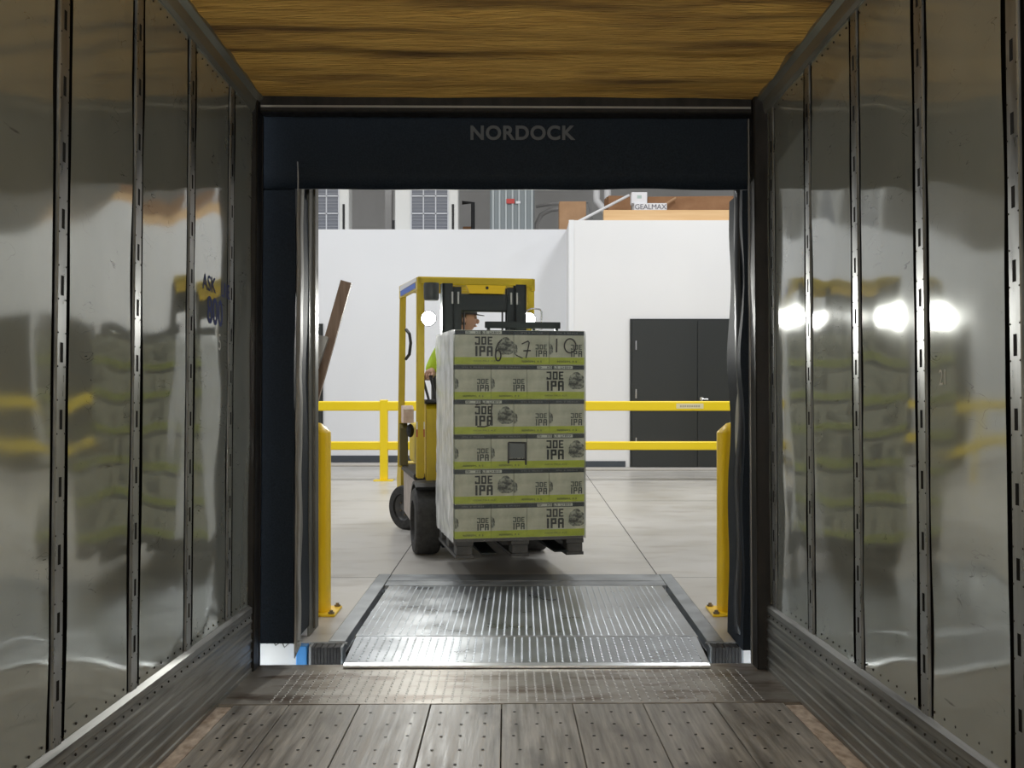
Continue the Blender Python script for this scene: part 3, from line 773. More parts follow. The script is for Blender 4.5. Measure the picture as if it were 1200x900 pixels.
MB().box(-0.06, 0.82, -0.03, 0.75, 0, 0.03).build('base_pad', M_GALVRIB, r)
for k in range(7):
    MB().box(0.04 + k * 0.11, 0.072 + k * 0.11, -0.022, 0.004, 0.05, 0.93, bev=0.004).build('rib', M_GALVRIB, r)
MB().box(0.28, 0.42, -0.030, -0.022, 0.52, 0.60, bev=0.003).build('badge', M_RED, r)
MB().box(0.44, 0.52, -0.030, -0.022, 0.52, 0.56).build('badge', M_WHITEBOX, r)
def carton(name, X0, X1, Y0, Y1, z0, z1, m_, label, rz=0):
    o = MB().box(-(X1 - X0) / 2, (X1 - X0) / 2, 0, Y1 - Y0, 0, z1 - z0, bev=0.006).build('carton_body', m_)
    r = empty(name, ((X0 + X1) / 2, Y0, z0), rz); o.parent = r
    MB().box(-(X1 - X0) / 2 - 0.001, (X1 - X0) / 2 + 0.001, (Y1 - Y0) / 2 - 0.03, (Y1 - Y0) / 2 + 0.03, z1 - z0 - 0.03, z1 - z0 + 0.001).build('tape', mat('tan_tape', (0.5, 0.36, 0.2), 0.4), r)
    tag(r, label, 'box')
    return r
carton('cardboard_box', 0.62, 1.07, 18.25, 18.65, WZ, WZ + 0.52, M_CARD, 'plain square tan cardboard box by the white pipes')
carton('cardboard_box', -1.04, -0.84, 19.1, 19.4, WZ, WZ + 0.22, M_CARD2, 'small brown cardboard box behind the black conduit')
c = carton('brown_crate', 2.05, 3.75, 17.75, 18.35, WZ, WZ + 0.52, M_CARD2, 'long brown cardboard carton behind the pine board', math.radians(-3))
c = carton('brown_crate', 1.42, 1.80, 17.95, 18.3, WZ, WZ + 0.56, M_CARD2, 'brown cardboard carton behind the white cartons', math.radians(8))
c = carton('white_carton', 1.78, 2.30, 17.32, 17.6, WZ, WZ + 0.335, M_WHITEBOX, 'white carton with grey lettering below a smaller white box')
text_mesh('lettering', 'GEALMAX', 0.115, M_INK, c, Matrix.Translation((0, -0.002, 0.272)) @ Matrix.Rotation(math.pi / 2, 4, 'X'), 0.0008, 0.95, 1.0)
c = carton('white_carton', 1.74, 1.99, 17.35, 17.55, WZ + 0.335, WZ + 0.515, M_WHITEBOX, 'small white box with a pale green mark on the lettered carton')
MB().box(-0.035, 0.035, -0.002, 0, 0.08, 0.13).build('printed_mark', mat('pale_green_mark', (0.45, 0.56, 0.52), 0.6), c)
b = MB().box(1.27, 3.85, 16.99, 17.14, WZ, WZ + 0.174, bev=0.004).build('timber_beam', M_TIMBER)
tag(b, 'long pale pine timber beam along the office roof edge', 'timber')
for k, (xa, lab) in enumerate(((699, 'white plastic pipe bend beside the tan box'), (712, 'white plastic pipe bend beside the brown carton'))):
    P0 = px(xa, 200, 18.9); P1 = px(xa, 235, 18.9); P2 = px(xa + 11, 249, 18.9); P3 = px(xa + 30, 256, 18.9)
    P2.z = max(P2.z, WZ + 0.16); P3.z = WZ + 0.07
    P0.z = 7.9
    o = MB().tube([P0, P1 + Vector((0, 0, 0.06)), P1, P1 * 0.6 + P2 * 0.4, P2, P3], 0.062, 14).build('drain_pipe', M_PVC, smooth=True)
    tag(o, lab, 'pipe')
for k, (a, bb, lab) in enumerate((((676, 262), (737, 229), 'thin white pole leaning over the pine beam'), ((772, 244), (792, 232), 'short tan stick beside the lettered white carton'))):
    A_, B_ = px(*a, 17.25 if k == 0 else 17.64), px(*bb, 17.7)
    A_.z = max(A_.z, WZ + 0.02)
    o = MB().tube([A_, B_], 0.022, 8).build('pole', M_PVC if k == 0 else M_CARD, smooth=True); tag(o, lab, 'pole')
o = MB().tube([(-0.86, 19.0, WZ), (-0.86, 19.0, WZ + 0.62), (-1.05, 19.0, WZ + 0.62)], 0.035, 10).build('black_conduit', M_BLACK, smooth=True)
tag(o, 'black bent conduit between the cream unit and the ribbed unit', 'pipe')
o = MB().tube([px(628, 242, 19.6), px(645, 239, 19.6), px(690, 237, 19.6), Vector((1.32, 19.6, WZ))], 0.03, 8).tube(
    [Vector((0.25, 19.4, WZ)), px(628, 264, 19.4), px(634, 252, 19.4), px(645, 246, 19.4), px(668, 243, 19.4)], 0.04, 8).build('refrigerant_hose', mat('hose_grey', (0.36, 0.35, 0.34), 0.5), smooth=True)
tag(o, 'pair of grey insulated hoses curving behind the tan box', 'hose')
o = MB().box(-2.42, -2.30, 19.2, 19.32, WZ, 8, bev=0.005).build('steel_column', mat('pale_column', (0.42, 0.41, 0.40), 0.6)); tag(o, 'slim pale steel column between the cream condenser units', 'column')
o = MB().box(-2.26, -2.19, 18.9, 19.0, WZ, WZ + 0.30).box(-2.6, -2.25, 18.9, 19.0, WZ + 0.04, WZ + 0.08).build('pipe_stub', M_BLACK); tag(o, 'small black pipe fitting at the foot of the pale column', 'pipe')

# ================================================================== PALLET LOAD
TH = math.radians(11.6)
O = Vector((-0.013, 7.339, 0.0))
RL = Matrix.Translation(O) @ Matrix.Rotation(TH, 4, 'Z')          # x = across the load face, y = away from the trailer
def at(x, y, z): return RL @ Matrix.Translation((x, y, z))
PZ, PH_ = 0.158, 0.128
BL, BW, BH = 0.40, 0.245, 0.2327
W_ = BL + 2 * BW
X0 = -W_ / 2
pa = empty('pallet', mw=at(0, 0, PZ)); tag(pa, 'dark grey nine-legged pallet carried on the forklift forks', 'pallet')
for k in range(6):
    MB().box(X0 + 0.005, -X0 - 0.005, k * 0.153 + 0.002, k * 0.153 + 0.13, PH_ - 0.022, PH_, bev=0.003).build('deck_slat', M_PALLET, pa)
for xx in (X0 + 0.005, -0.06, -X0 - 0.125):
    MB().box(xx, xx + 0.12, 0.002, 0.895, PH_ - 0.046, PH_ - 0.022).build('stringer', M_PALLET, pa)
    for yy in (0.004, 0.385, 0.765):
        MB().box(xx + 0.006, xx + 0.114, yy, yy + 0.125, 0.02, PH_ - 0.046, bev=0.004).build('leg_block', M_PALLET, pa)
    MB().box(xx, xx + 0.12, 0.002, 0.895, 0.0, 0.02).build('skid', M_PALLET, pa)

# block letters
GL = {
 'J': [(0, 4, 2, 5), (2, 0, 3, 5), (0, 0, 3, 1), (0, 0, .9, 1.6)], 'O': [(0, 0, .95, 5), (2.05, 0, 3, 5), (0, 4, 3, 5), (0, 0, 3, 1)],
 'E': [(0, 0, .95, 5), (0, 4.05, 2.8, 5), (0, 2.1, 2.5, 2.95), (0, 0, 2.8, .95)], 'I': [(0.2, 0, 1.25, 5)],
 'P': [(0, 0, 1, 5), (2, 2, 3, 5), (0, 4.05, 3, 5), (0, 2, 3, 2.95)], 'A': [(0, 0, 1, 4.6), (2, 0, 3, 4.6), (.3, 4.05, 2.7, 5), (0, 2, 3, 2.9)]}
ADV = {'J': 3.7, 'O': 3.7, 'E': 3.2, 'I': 2.1, 'P': 3.7, 'A': 3.2}
def joeipa(wid, h1, h2):
    m = MB()
    for word, z0, h in (('JOE', h2 + 0.008 * (wid / 0.12), h1), ('IPA', 0, h2)):
        tot = sum(ADV[c] for c in word) - 0.4
        sx, sz, x = wid / tot, h / 5.0, 0
        for c in word:
            for (a, b, c2, d) in GL[c]:
                m.box((x + a) * sx, (x + c2) * sx, -0.0009, 0.0, z0 + b * sz, z0 + d * sz)
            x += ADV[c]
    return m
ME = {}
def ring(w, d, z0, z1, e):
    m = MB(); m.box(-e, w + e, -e, d + e, z0, z1); return m
def bodies(kind, w, d):
    ME['body' + kind] = MB().box(0.001, w - 0.001, 0.001, d - 0.001, 0.0, BH - 0.0015, bev=0.002).mesh('carton_body', M_CARTON)
    ME['band' + kind] = ring(w - 0.002, d - 0.002, BH * 0.86, BH * 0.985, 0.0004).mesh('top_band', M_BAND)
    ME['lime' + kind] = ring(w - 0.002, d - 0.002, 0.002, BH * 0.215, 0.0004).mesh('lime_strip', M_LIME)
bodies('L', BL, BW); bodies('S', BW, BL)
# prints on the long face
ME['joeL'] = joeipa(0.118, 0.055, 0.068).mesh('lettering', M_LETTER)
ME['joeS'] = joeipa(0.078, 0.034, 0.044).mesh('lettering', M_LETTER2)
m = MB().box(0.072, 0.176, -0.0012, 0, BH * 0.885, BH * 0.965).box(0.186, 0.318, -0.0012, 0, BH * 0.885, BH * 0.965); ME['strip'] = m.mesh('title_strip', M_PALE)
def bars(x0, x1, z0, z1, n, seed):
    rr = random.Random(seed); m = MB(); x = x0; st = (x1 - x0) / n
    for k in range(n):
        if rr.random() < 0.12: continue
        a = x0 + k * st
        m.box(a, a + st * 0.25, -0.0017, 0, z0, z1); 
        zz = rr.choice((z0, (z0 + z1) / 2, z1 - (z1 - z0) * .22)); m.box(a, a + st * 0.72, -0.0017, 0, zz, zz + (z1 - z0) * .22)
        if rr.random() < .6: m.box(a + st * 0.5, a + st * 0.72, -0.0017, 0, z0, z1)
    return m
ME['title'] = bars(0.078, 0.312, BH * 0.895, BH * 0.955, 15, 3).mesh('title_print', M_LETTER2)
ME['tinyS'] = bars(0.05, 0.20, BH * 0.905, BH * 0.945, 14, 5).mesh('title_print', mat('band_soft_ink', (0.14, 0.16, 0.16), 0.5))
ME['capS'] = bars(0.055, 0.195, BH * 0.07, BH * 0.125, 13, 8).mesh('caption_print', mat('lime_ink', (0.10, 0.14, 0.02), 0.5))
def blob(cx, cz, r, x0, x1):
    m = MB(); rr = random.Random(4); pts = []
    for k in range(26):
        a = 2 * math.pi * k / 26; q = r * (0.86 + 0.2 * rr.random())
        pts.append((min(max(cx + math.cos(a) * q * 1.05, x0), x1), cz + math.sin(a) * q))
    m.prism([(p[0], -0.0011, p[1]) for p in pts], (0, 0.001, 0)); return m
ME['pictL'] = blob(0.347, BH * 0.53, 0.060, 0, BL - 0.002).mesh('round_picture', M_PICT)
ME['pictS'] = blob(-0.020, BH * 0.47, 0.048, 0.001, BW).mesh('round_picture', M_PICT)
cap_tmp = text_mesh('caption', 'INDIA PALE ALE', 0.0165, MATS['lime_ink'], None, Matrix(), 0.0006, 1.1, 1.2)
ME['capL'] = cap_tmp.data; bpy.data.objects.remove(cap_tmp)
TXT = lambda x, z, y=-0.0012: Matrix.Translation((x, y, z)) @ Matrix.Rotation(math.pi / 2, 4, 'X')
layer_word = ['bottom', 'second lowest', 'third lowest', 'third highest', 'second highest', 'top']
cart_front = {}
def beer_carton(kind, lx, ly, li, rotated, label, prints):
    r = empty('beer_carton', mw=at(lx, ly, PZ + PH_ + li * BH)); tag(r, label, 'carton', 'printed beer cartons stacked on the pallet')
    for nm, key in (('carton_body', 'body'), ('top_band', 'band'), ('lime_strip', 'lime')):
        link(nm, ME[key + kind], r, Matrix.Translation((0, 0, 0)) if key == 'body' else Matrix.Translation((0.001, 0.001, 0)))
    if prints:
        if kind == 'L':
            link('lettering', ME['joeL'], r, Matrix.Translation((0.136, 0.0005, BH * 0.245)))
            link('title_strip', ME['strip'], r, Matrix.Translation((0, 0.0005, 0))); tag(link('title_print', ME['title'], r, Matrix.Translation((0, 0.0005, 0))), kind='stuff')
            link('caption', ME['capL'], r, TXT(0.20, BH * 0.105)); link('round_picture', ME['pictL'], r, Matrix.Translation((0, 0.0005, 0)))
        else:
            link('lettering', ME['joeS'], r, Matrix.Translation((0.150, 0.0005, BH * 0.235)))
            tag(link('title_print', ME['tinyS'], r, Matrix.Translation((0, 0.0005, 0))), kind='stuff'); tag(link('caption_print', ME['capS'], r, Matrix.Translation((0, 0.0005, 0))), kind='stuff')
            link('round_picture', ME['pictS'], r, Matrix.Translation((0, 0.0005, 0)))
    return r
for li in range(6):
    lw = layer_word[li]; A_type = (li % 2 == 1)
    def xx(x, wdt): return X0 + x if A_type else -X0 - x - wdt
    S = 'end carton' 
    cart_front[(li, 'L')] = beer_carton('L', xx(0, BL), 0, li, 0, f'beer carton in the {lw} layer, long printed side facing the trailer', True)
    cart_front[(li, 'S1')] = beer_carton('S', xx(BL, BW), 0, li, 0, f'beer carton in the {lw} layer, short side out, next to the long-sided one', True)
    cart_front[(li, 'S2')] = beer_carton('S', xx(BL + BW, BW), 0, li, 0, f'beer carton in the {lw} layer, short side out, at the stack corner', True)
    beer_carton('L', xx(0, BL), BW, li, 0, f'beer carton in the {lw} layer, directly behind the long-sided one', False)
    beer_carton('S', xx(0, BW), 2 * BW, li, 0, f'beer carton in the {lw} layer, at the mast-side corner behind two long ones', False)
    beer_carton('S', xx(BW, BW), 2 * BW, li, 0, f'beer carton in the {lw} layer, middle of the row against the mast', False)
    beer_carton('L', xx(2 * BW, BL), BL, li, 0, f'beer carton in the {lw} layer, directly behind the two short-sided ones', False)
    beer_carton('L', xx(2 * BW, BL), BL + BW, li, 0, f'beer carton in the {lw} layer, last one against the mast', False)
# marker writing
def stroke(li, key, pts, r=0.0028):
    o = cart_front[(li, key)]
    MB().tube([(p[0], -0.0028, p[1]) for p in pts], r * 1.45, 6).build('marker_writing', M_MARKER, o, smooth=True)
def circ(cx, cz, rx, rz, a0, a1, n=16):
    return [(cx + rx * math.cos(a0 + (a1 - a0) * k / n), cz + rz * math.sin(a0 + (a1 - a0) * k / n)) for k in range(n + 1)]
stroke(5, 'L', [(0.318, 0.170), (0.295, 0.145), (0.278, 0.105), (0.275, 0.065)] + circ(0.293, 0.062, 0.019, 0.036, math.pi, 3 * math.pi, 18), 0.0034)
stroke(5, 'S1', [(0.055, 0.140), (0.075, 0.150), (0.098, 0.160), (0.106, 0.150), (0.096, 0.10), (0.083, 0.045)], 0.003)
stroke(5, 'S1', [(0.066, 0.094), (0.116, 0.096)], 0.003)
stroke(5, 'S1', [(0.012, 0.070), (0.020, 0.062), (0.060, 0.045)], 0.0026)
stroke(5, 'S2', [(0.052, 0.178), (0.050, 0.085)], 0.0034)
stroke(5, 'S2', circ(0.145, 0.130, 0.040, 0.048, 0.5, 0.5 + 2.05 * math.pi, 26), 0.0032)
stroke(3, 'L', [(0.252, 0.205), (0.246, 0.150), (0.250, 0.110), (0.236, 0.060), (0.20, 0.050), (0.150, 0.052)], 0.003)
stroke(3, 'L', [(0.140, 0.195), (0.190, 0.205), (0.226, 0.200)], 0.0024)
stroke(2, 'S1', [(0.128, 0.165), (0.130, 0.02)], 0.004) if False else None
for pts in ([(0.118, 0.176), (0.118, 0.035)], [(0.118, 0.176), (0.238, 0.172)], [(0.236, 0.176), (0.238, 0.024)], [(0.118, 0.062), (0.238, 0.060)]):
    stroke(2, 'S1', pts, 0.0040)
MB().box(0.124, 0.232, -0.0016, 0.0, 0.070, 0.168).build('marker_shading', mat('marker_grey', (0.13, 0.15, 0.15), 0.5), cart_front[(2, 'S1')])
# stretch film
fr = empty('stretch_wrap', mw=at(0, 0, PZ + PH_)); tag(fr, 'clear wrinkled stretch wrap wound around the beer carton stack', 'wrap')
def film(p0, p1, nrm, nu, nv, amp, seed):
    m = MB(); rows = []
    for j in range(nv + 1):
        r = []
        for i in range(nu + 1):
            p = p0 + (p1 - p0) * (i / nu); z = -0.02 + (6 * BH + 0.02) * j / nv
            d = 0.006 + amp * (0.5 + noise.noise((i * 0.55 + seed, j * 0.35, seed)))
            if i in (0, nu): d = 0.006
            r.append(m.bm.verts.new((p.x + nrm[0] * d, p.y + nrm[1] * d, z)))
        rows.append(r)
    for j in range(nv):
        for i in range(nu): m.bm.faces.new((rows[j][i], rows[j][i + 1], rows[j + 1][i + 1], rows[j + 1][i]))
    return m
e = 0.004
film(Vector((X0 - e, -e, 0)), Vector((-X0 + e, -e, 0)), (0, -1), 30, 40, 0.003, 1).build('film_sheet', M_FILM, fr, smooth=True, ang=None)
film(Vector((X0 - e, 0.89 + e, 0)), Vector((X0 - e, -e, 0)), (-1, 0), 30, 40, 0.012, 7).build('film_sheet', M_FILMSIDE_LIT, fr, smooth=True, ang=None)
film(Vector((-X0 + e, -e, 0)), Vector((-X0 + e, 0.89 + e, 0)), (1, 0), 30, 40, 0.010, 12).build('film_sheet', M_FILMSIDE_LIT, fr, smooth=True, ang=None)

# ================================================================== FORKLIFT
SC = -0.07
FM = RL @ Matrix.Translation((SC, 0, 0))
fk = empty('forklift', mw=FM); tag(fk, 'yellow electric forklift with lit headlamps carrying the beer pallet', 'forklift')
RX90 = Matrix.Rotation(math.pi / 2, 4, 'Y')
def wheel(name, x, y, r, wdt, steer=0):
    h = wdt / 2
    M = Matrix.Translation((x, y, r)) @ Matrix.Rotation(steer, 4, 'Z') @ RX90
    t = MB().lathe([(r * .62, -h), (r * .78, -h), (r * .93, -h * .96), (r * .985, -h * .80), (r, -h * .6), (r, h * .6), (r * .985, h * .80), (r * .93, h * .96), (r * .78, h), (r * .62, h), (r * .60, h * .6), (r * .60, -h * .6), (r * .62, -h)], M, 40)
    t = t.build(name, M_TYRE, fk, smooth=True, ang=0.5)
    MB().lathe([(0, -h * .75), (r * .16, -h * .75), (r * .2, -h * .45), (r * .5, -h * .35), (r * .60, -h * .72), (r * .60, h * .72), (r * .5, h * .35), (r * .2, h * .45), (r * .16, h * .75), (0, h * .75)], M, 32).build('rim', M_RIM, t, smooth=True, ang=0.5)
    m = MB()
    for k in range(6):
        a = k * math.pi / 3
        for s in (-1, 1): m.lathe([(0, s * h * .55), (r * .045, s * h * .55), (r * .045, s * h * .3)], M @ Matrix.Translation((r * .34 * math.cos(a), r * .34 * math.sin(a), 0)), 6)
    m.build('lug_nuts', M_BOLT, t)
wheel('front_wheel', -0.425, 1.27, 0.258, 0.20); wheel('front_wheel', 0.425, 1.27, 0.258, 0.20)
wheel('rear_wheel', -0.415, 2.75, 0.20, 0.15, math.radians(34)); wheel('rear_wheel', 0.415, 2.75, 0.20, 0.15, math.radians(34))
# chassis
MB().prism([(-0.31, 1.08, 0.16), (-0.31, 1.08, 0.52), (-0.31, 1.55, 0.60), (-0.31, 3.05, 0.60), (-0.31, 3.05, 0.20), (-0.31, 2.9, 0.14)], (0.62, 0, 0)).build('chassis', M_FBLACK, fk)
for s in (-1, 1):
    MB().prism([(s * 0.315, 1.56, 0.17), (s * 0.315, 1.56, 0.55), (s * 0.315, 2.50, 0.55), (s * 0.315, 2.46, 0.20)], (s * 0.165, 0, 0)).build('side_panel', M_TAUPE, fk)
    MB().box(min(s * .30, s * .49), max(s * .30, s * .49), 1.53, 2.6, 0.55, 0.60, bev=0.008).build('step_edge', M_FBLACK, fk)
    # front fender arch
    pts = []
    for k in range(9):
        a = math.radians(62 + 100 * k / 8); pts.append((1.27 - 0.31 * math.cos(a), 0.258 + 0.31 * math.sin(a)))
    pts2 = [(1.27 - 0.285 * math.cos(math.radians(162 - 100 * k / 8)), 0.258 + 0.285 * math.sin(math.radians(162 - 100 * k / 8))) for k in range(9)]
    MB().prism([(s * 0.30, a, b) for a, b in pts + pts2], (s * 0.215, 0, 0)).build('fender', M_FBLACK, fk)
MB().prism([(-0.47, 2.35, 0.60), (-0.47, 2.42, 0.76), (-0.47, 3.0, 0.80), (-0.47, 3.34, 0.72), (-0.47, 3.40, 0.35), (-0.47, 3.10, 0.24), (-0.47, 3.02, 0.45), (-0.47, 2.5, 0.50)], (0.94, 0, 0)).build('counterweight', M_FY, fk) if False else None
MB().prism([(-0.46, 2.98, 0.22), (-0.46, 2.98, 0.58), (-0.46, 3.30, 0.58), (-0.46, 3.40, 0.40), (-0.46, 3.34, 0.22)], (0.92, 0, 0)).build('counterweight', M_FY, fk)
MB().box(-0.37, 0.37, 2.02, 3.10, 0.60, 0.96, bev=0.03, seg=2).build('battery_hood', M_FY, fk)
MB().box(-0.30, 0.30, 1.56, 2.02, 0.598, 0.612).build('floor_mat', M_FBLACK, fk)
# cowl
MB().prism([(-0.40, 1.40, 0.52), (-0.40, 1.40, 1.12), (-0.40, 1.47, 1.16), (-0.40, 1.60, 1.16), (-0.40, 1.66, 1.02), (-0.40, 1.60, 0.62)], (0.80, 0, 0)).build('front_cowl', M_FY, fk)
MB().box(-0.41, 0.41, 1.41, 1.68, 1.16, 1.195, bev=0.012).build('dash_top', M_FBLACK, fk)
# guard
def post(p0, p1, w0, m_=M_FY, name='guard_post'):
    p0, p1 = Vector(p0), Vector(p1)
    q = [(-1, -1), (1, -1), (1, 1), (-1, 1)]
    m = MB(); h = w0 / 2
    a = [m.bm.verts.new(p0 + Vector((x * h, y * h, 0))) for x, y in q]; b = [m.bm.verts.new(p1 + Vector((x * h, y * h, 0))) for x, y in q]
    m.bm.faces.new(a); m.bm.faces.new(b)
    for k in range(4): m.bm.faces.new((a[k], a[(k + 1) % 4], b[(k + 1) % 4], b[k]))
    bmesh.ops.bevel(m.bm, geom=m.bm.edges[:], offset=0.008, segments=2, affect='EDGES')
    return m.build(name, m_, fk)
GZ = 2.17
post((-0.445, 1.47, 0.57), (-0.445, 1.45, GZ - 0.055), 0.062)
post((0.445, 1.47, 0.57), (0.445, 1.45, GZ - 0.055), 0.062)
post((-0.50, 2.55, 0.58), (-0.485, 2.50, GZ - 0.03), 0.055)
post((0.50, 2.55, 0.58), (0.485, 2.50, GZ - 0.03), 0.055)
MB().box(-0.475, 0.475, 1.40, 1.47, GZ - 0.065, GZ, bev=0.01).build('guard_bar', M_FY, fk)
MB().box(-0.515, 0.515, 2.47, 2.54, GZ - 0.04, GZ + 0.025, bev=0.01).build('guard_bar', M_FY, fk)
for k in range(6):
    y = 1.60 + k * 0.15
    MB().box(-0.46, 0.46, y - 0.012, y + 0.012, GZ - 0.05, GZ - 0.005).build('guard_bar', M_FY, fk)
for s in (-1, 1):
    q = [(s * 0.475, 1.40, GZ - 0.10), (s * 0.475, 1.40, GZ - 0.005), (s * 0.515, 2.54, GZ + 0.02), (s * 0.515, 2.54, GZ - 0.09)]
    MB().prism(q, (-s * 0.03, 0, 0)).build('guard_side_rail', M_FY, fk)
    MB().prism([(s * 0.4775, 1.44, GZ - 0.035), (s * 0.4775, 1.44, GZ - 0.007), (s * 0.5135, 2.47, GZ + 0.014), (s * 0.5135, 2.47, GZ - 0.03)], (s * 0.002, 0, 0)).build('white_decal', M_STICKW, fk)
    MB().prism([(s * 0.4795, 1.50, GZ - 0.085), (s * 0.4795, 1.50, GZ - 0.04), (s * 0.5150, 2.40, GZ - 0.035), (s * 0.5150, 2.40, GZ - 0.08)], (s * 0.002, 0, 0)).build('blue_decal', M_STICKB, fk)
# mast
def channel(x0, x1, y0, y1, z0, z1, name):
    w = 0.016
    MB().box(x0, x1, y0, y0 + w, z0, z1).box(x0, x1, y1 - w, y1, z0, z1).box(x0 if x0 < 0 else x1 - w, x0 + w if x0 < 0 else x1, y0, y1, z0, z1).build(name, M_FDARK, fk)
channel(-0.325, -0.245, 1.02, 1.14, 0.08, 2.085, 'outer_mast_rail'); channel(0.245, 0.325, 1.02, 1.14, 0.08, 2.085, 'outer_mast_rail')
channel(-0.243, -0.178, 1.03, 1.12, 0.09, 2.06, 'inner_mast_rail'); channel(0.178, 0.243, 1.03, 1.12, 0.09, 2.06, 'inner_mast_rail')
MB().box(-0.325, 0.325, 1.05, 1.12, 1.875, 2.01, bev=0.008).build('mast_crosshead', M_FDARK, fk)
MB().box(-0.325, 0.325, 1.06, 1.13, 0.60, 0.72, bev=0.006).build('mast_crosshead', M_FDARK, fk)
MB().prism([(-0.14, 1.03, 2.075), (0.17, 1.03, 2.075), (0.20, 1.03, 2.10), (0.15, 1.03, 2.015), (-0.11, 1.03, 2.015)][:2] + [(0.145, 1.03, 2.012), (-0.115, 1.03, 2.012)], (0, 0.05, 0)).build('mast_top_bracket', mat('bright_yellow_bracket', (0.85, 0.56, 0.006), 0.4), fk)
MB().tube([(0.02, 1.025, 2.055), (0.02, 1.035, 2.055)], 0.012, 10).build('bracket_hole', M_FBLACK, fk)
for s in (-1, 1):
    MB().tube([(s * 0.21, 1.15, 0.3), (s * 0.21, 1.15, 1.95)], 0.026, 12).build('lift_cylinder', M_FDARK, fk, smooth=True)
    for dx in (0.205, 0.25):
        MB().tube([(s * dx, 1.012, 1.93), (s * dx, 1.012, 2.02)], 0.008, 8).build('chain_anchor', mat('pale_anchor', (0.5, 0.5, 0.48), 0.4, 0.6), fk, smooth=True)
    MB().tube([(s * 0.15, 1.09, 0.6), (s * 0.15, 1.09, 1.9)], 0.007, 6).build('lift_chain', M_FBLACK, fk)
    MB().tube([(s * 0.3, 1.14, 0.95), (s * 0.3, 1.42, 0.62)], 0.03, 12).build('tilt_cylinder', M_FDARK, fk, smooth=True)
# carriage (side-shifted with the load), forks, backrest
MB().box(-0.36, 0.52, 0.985, 1.02, 0.22, 0.33, bev=0.004).build('carriage_bar', M_FDARK, fk)
MB().box(-0.36, 0.52, 0.985, 1.02, 0.56, 0.66, bev=0.004).build('carriage_bar', M_FDARK, fk)
for x in (-0.20, 0.30):
    MB().prism([(x, 0.985, 0.62), (x, 0.985, 0.188), (x, 0.05, 0.196), (x, 0.05, 0.184), (x, 0.60, 0.180), (x, 0.95, 0.180)][0:0] + [(x, 0.94, 0.66), (x, 0.984, 0.66), (x, 0.984, 0.183), (x, -0.02, 0.1835), (x, -0.02, 0.192), (x, 0.94, 0.222)], (0.10, 0, 0)).build('fork', M_FDARK, fk)
MB().box(-0.005, 0.58, 0.955, 0.995, 1.745, 1.795, bev=0.004).build('backrest_bar', M_FDARK, fk)
for x in (0.01, 0.18, 0.36, 0.54):
    MB().box(x, x + 0.022, 0.96, 0.99, 0.64, 1.75).build('backrest_upright', M_FDARK, fk)
# lamps
for s, x, y in ((-1, -0.395, 1.33), (1, 0.405, 1.33)):
    Mx = Matrix.Translation((x, y, 1.835)) @ Matrix.Rotation(math.radians(96), 4, 'X')
    h = MB().lathe([(0, -0.055), (0.03, -0.05), (0.055, -0.02), (0.062, 0.012), (0.056, 0.014), (0.054, 0.006)], Mx, 24).build('headlamp', M_FBLACK, fk, smooth=True)
    MB().lathe([(0, 0.012), (0.03, 0.011), (0.055, 0.006)], Mx, 24).build('lamp_lens', M_LAMP, h, smooth=True)
    if s > 0:
        MB().tube([(x - 0.02, 1.35, 1.90), (x + 0.03, 1.35, 1.925), (x + 0.10, 1.35, 1.92), (x + 0.115, 1.35, 1.90), (x + 0.115, 1.35, 1.76), (x + 0.05, 1.36, 1.74)], 0.007, 7).build('lamp_bracket', M_CHROME, fk, smooth=True)
    MB().box(x - 0.02, x + 0.02, 1.37, 1.43, 1.80, 1.87).build('lamp_mount', M_FBLACK, fk)
    MB().box(min(x, s * .445), max(x, s * .445), 1.40, 1.43, 1.82, 1.85).build('lamp_arm', M_FBLACK, fk)
    sl = bpy.data.lights.new('headlamp_beam', 'SPOT'); sl.energy = 110; sl.spot_size = math.radians(125); sl.spot_blend = 0.6; sl.shadow_soft_size = 0.05
    sl.color = (1, 1, 0.95)
    so = bpy.data.objects.new('headlamp_beam', sl); col.objects.link(so); so.parent = fk
    so.location = (x, y - 0.03, 1.832); so.rotation_euler = (math.radians(-84), 0, 0)
# beacon housing above the lamp
Mx = Matrix.Translation((-0.375, 1.30, 0))
b_ = MB().lathe([(0, 2.11), (0.058, 2.11), (0.062, 2.09), (0.060, 1.99), (0.052, 1.975), (0, 1.975)], Mx, 24).build('beacon_housing', mat('beacon_grey', (0.05, 0.055, 0.055), 0.4), fk, smooth=True)
MB().box(-0.39, -0.36, 1.30, 1.44, 2.10, 2.115).build('beacon_bracket', M_FBLACK, fk)
MB().tube([(-0.465, 2.42, 1.80), (-0.44, 2.37, 1.76), (-0.43, 2.36, 1.68), (-0.44, 2.38, 1.58), (-0.465, 2.44, 1.54)], 0.014, 8).build('grab_handle', M_FBLACK, fk, smooth=True)
MB().box(-0.478, -0.412, 1.4375, 1.4385, 0.90, 0.96).build('red_decal', mat('red_decal', (0.42, 0.03, 0.03), 0.5), fk)
MB().box(-0.478, -0.412, 1.4375, 1.4385, 0.96, 1.02).build('pale_decal', M_STICKW, fk)
# pouch and dark skirt by the rear post
MB().prism([(-0.50, 2.30, 0.98), (-0.50, 2.30, 1.10), (-0.50, 2.36, 1.13), (-0.50, 2.52, 1.13), (-0.50, 2.54, 0.98)], (0.09, 0, 0)).build('document_pouch', M_PINK, fk)
MB().prism([(-0.515, 2.44, 0.60), (-0.515, 2.44, 0.93), (-0.515, 2.60, 1.02), (-0.515, 2.64, 0.60)], (0.07, 0, 0)).build('rear_skirt', mat('olive_skirt', (0.10, 0.085, 0.02), 0.5), fk)
MB().sphere((-0.43, 2.40, 0.91), (0.035, 0.06, 0.06), 14).build('hip_restraint', M_FBLACK, fk, smooth=True)
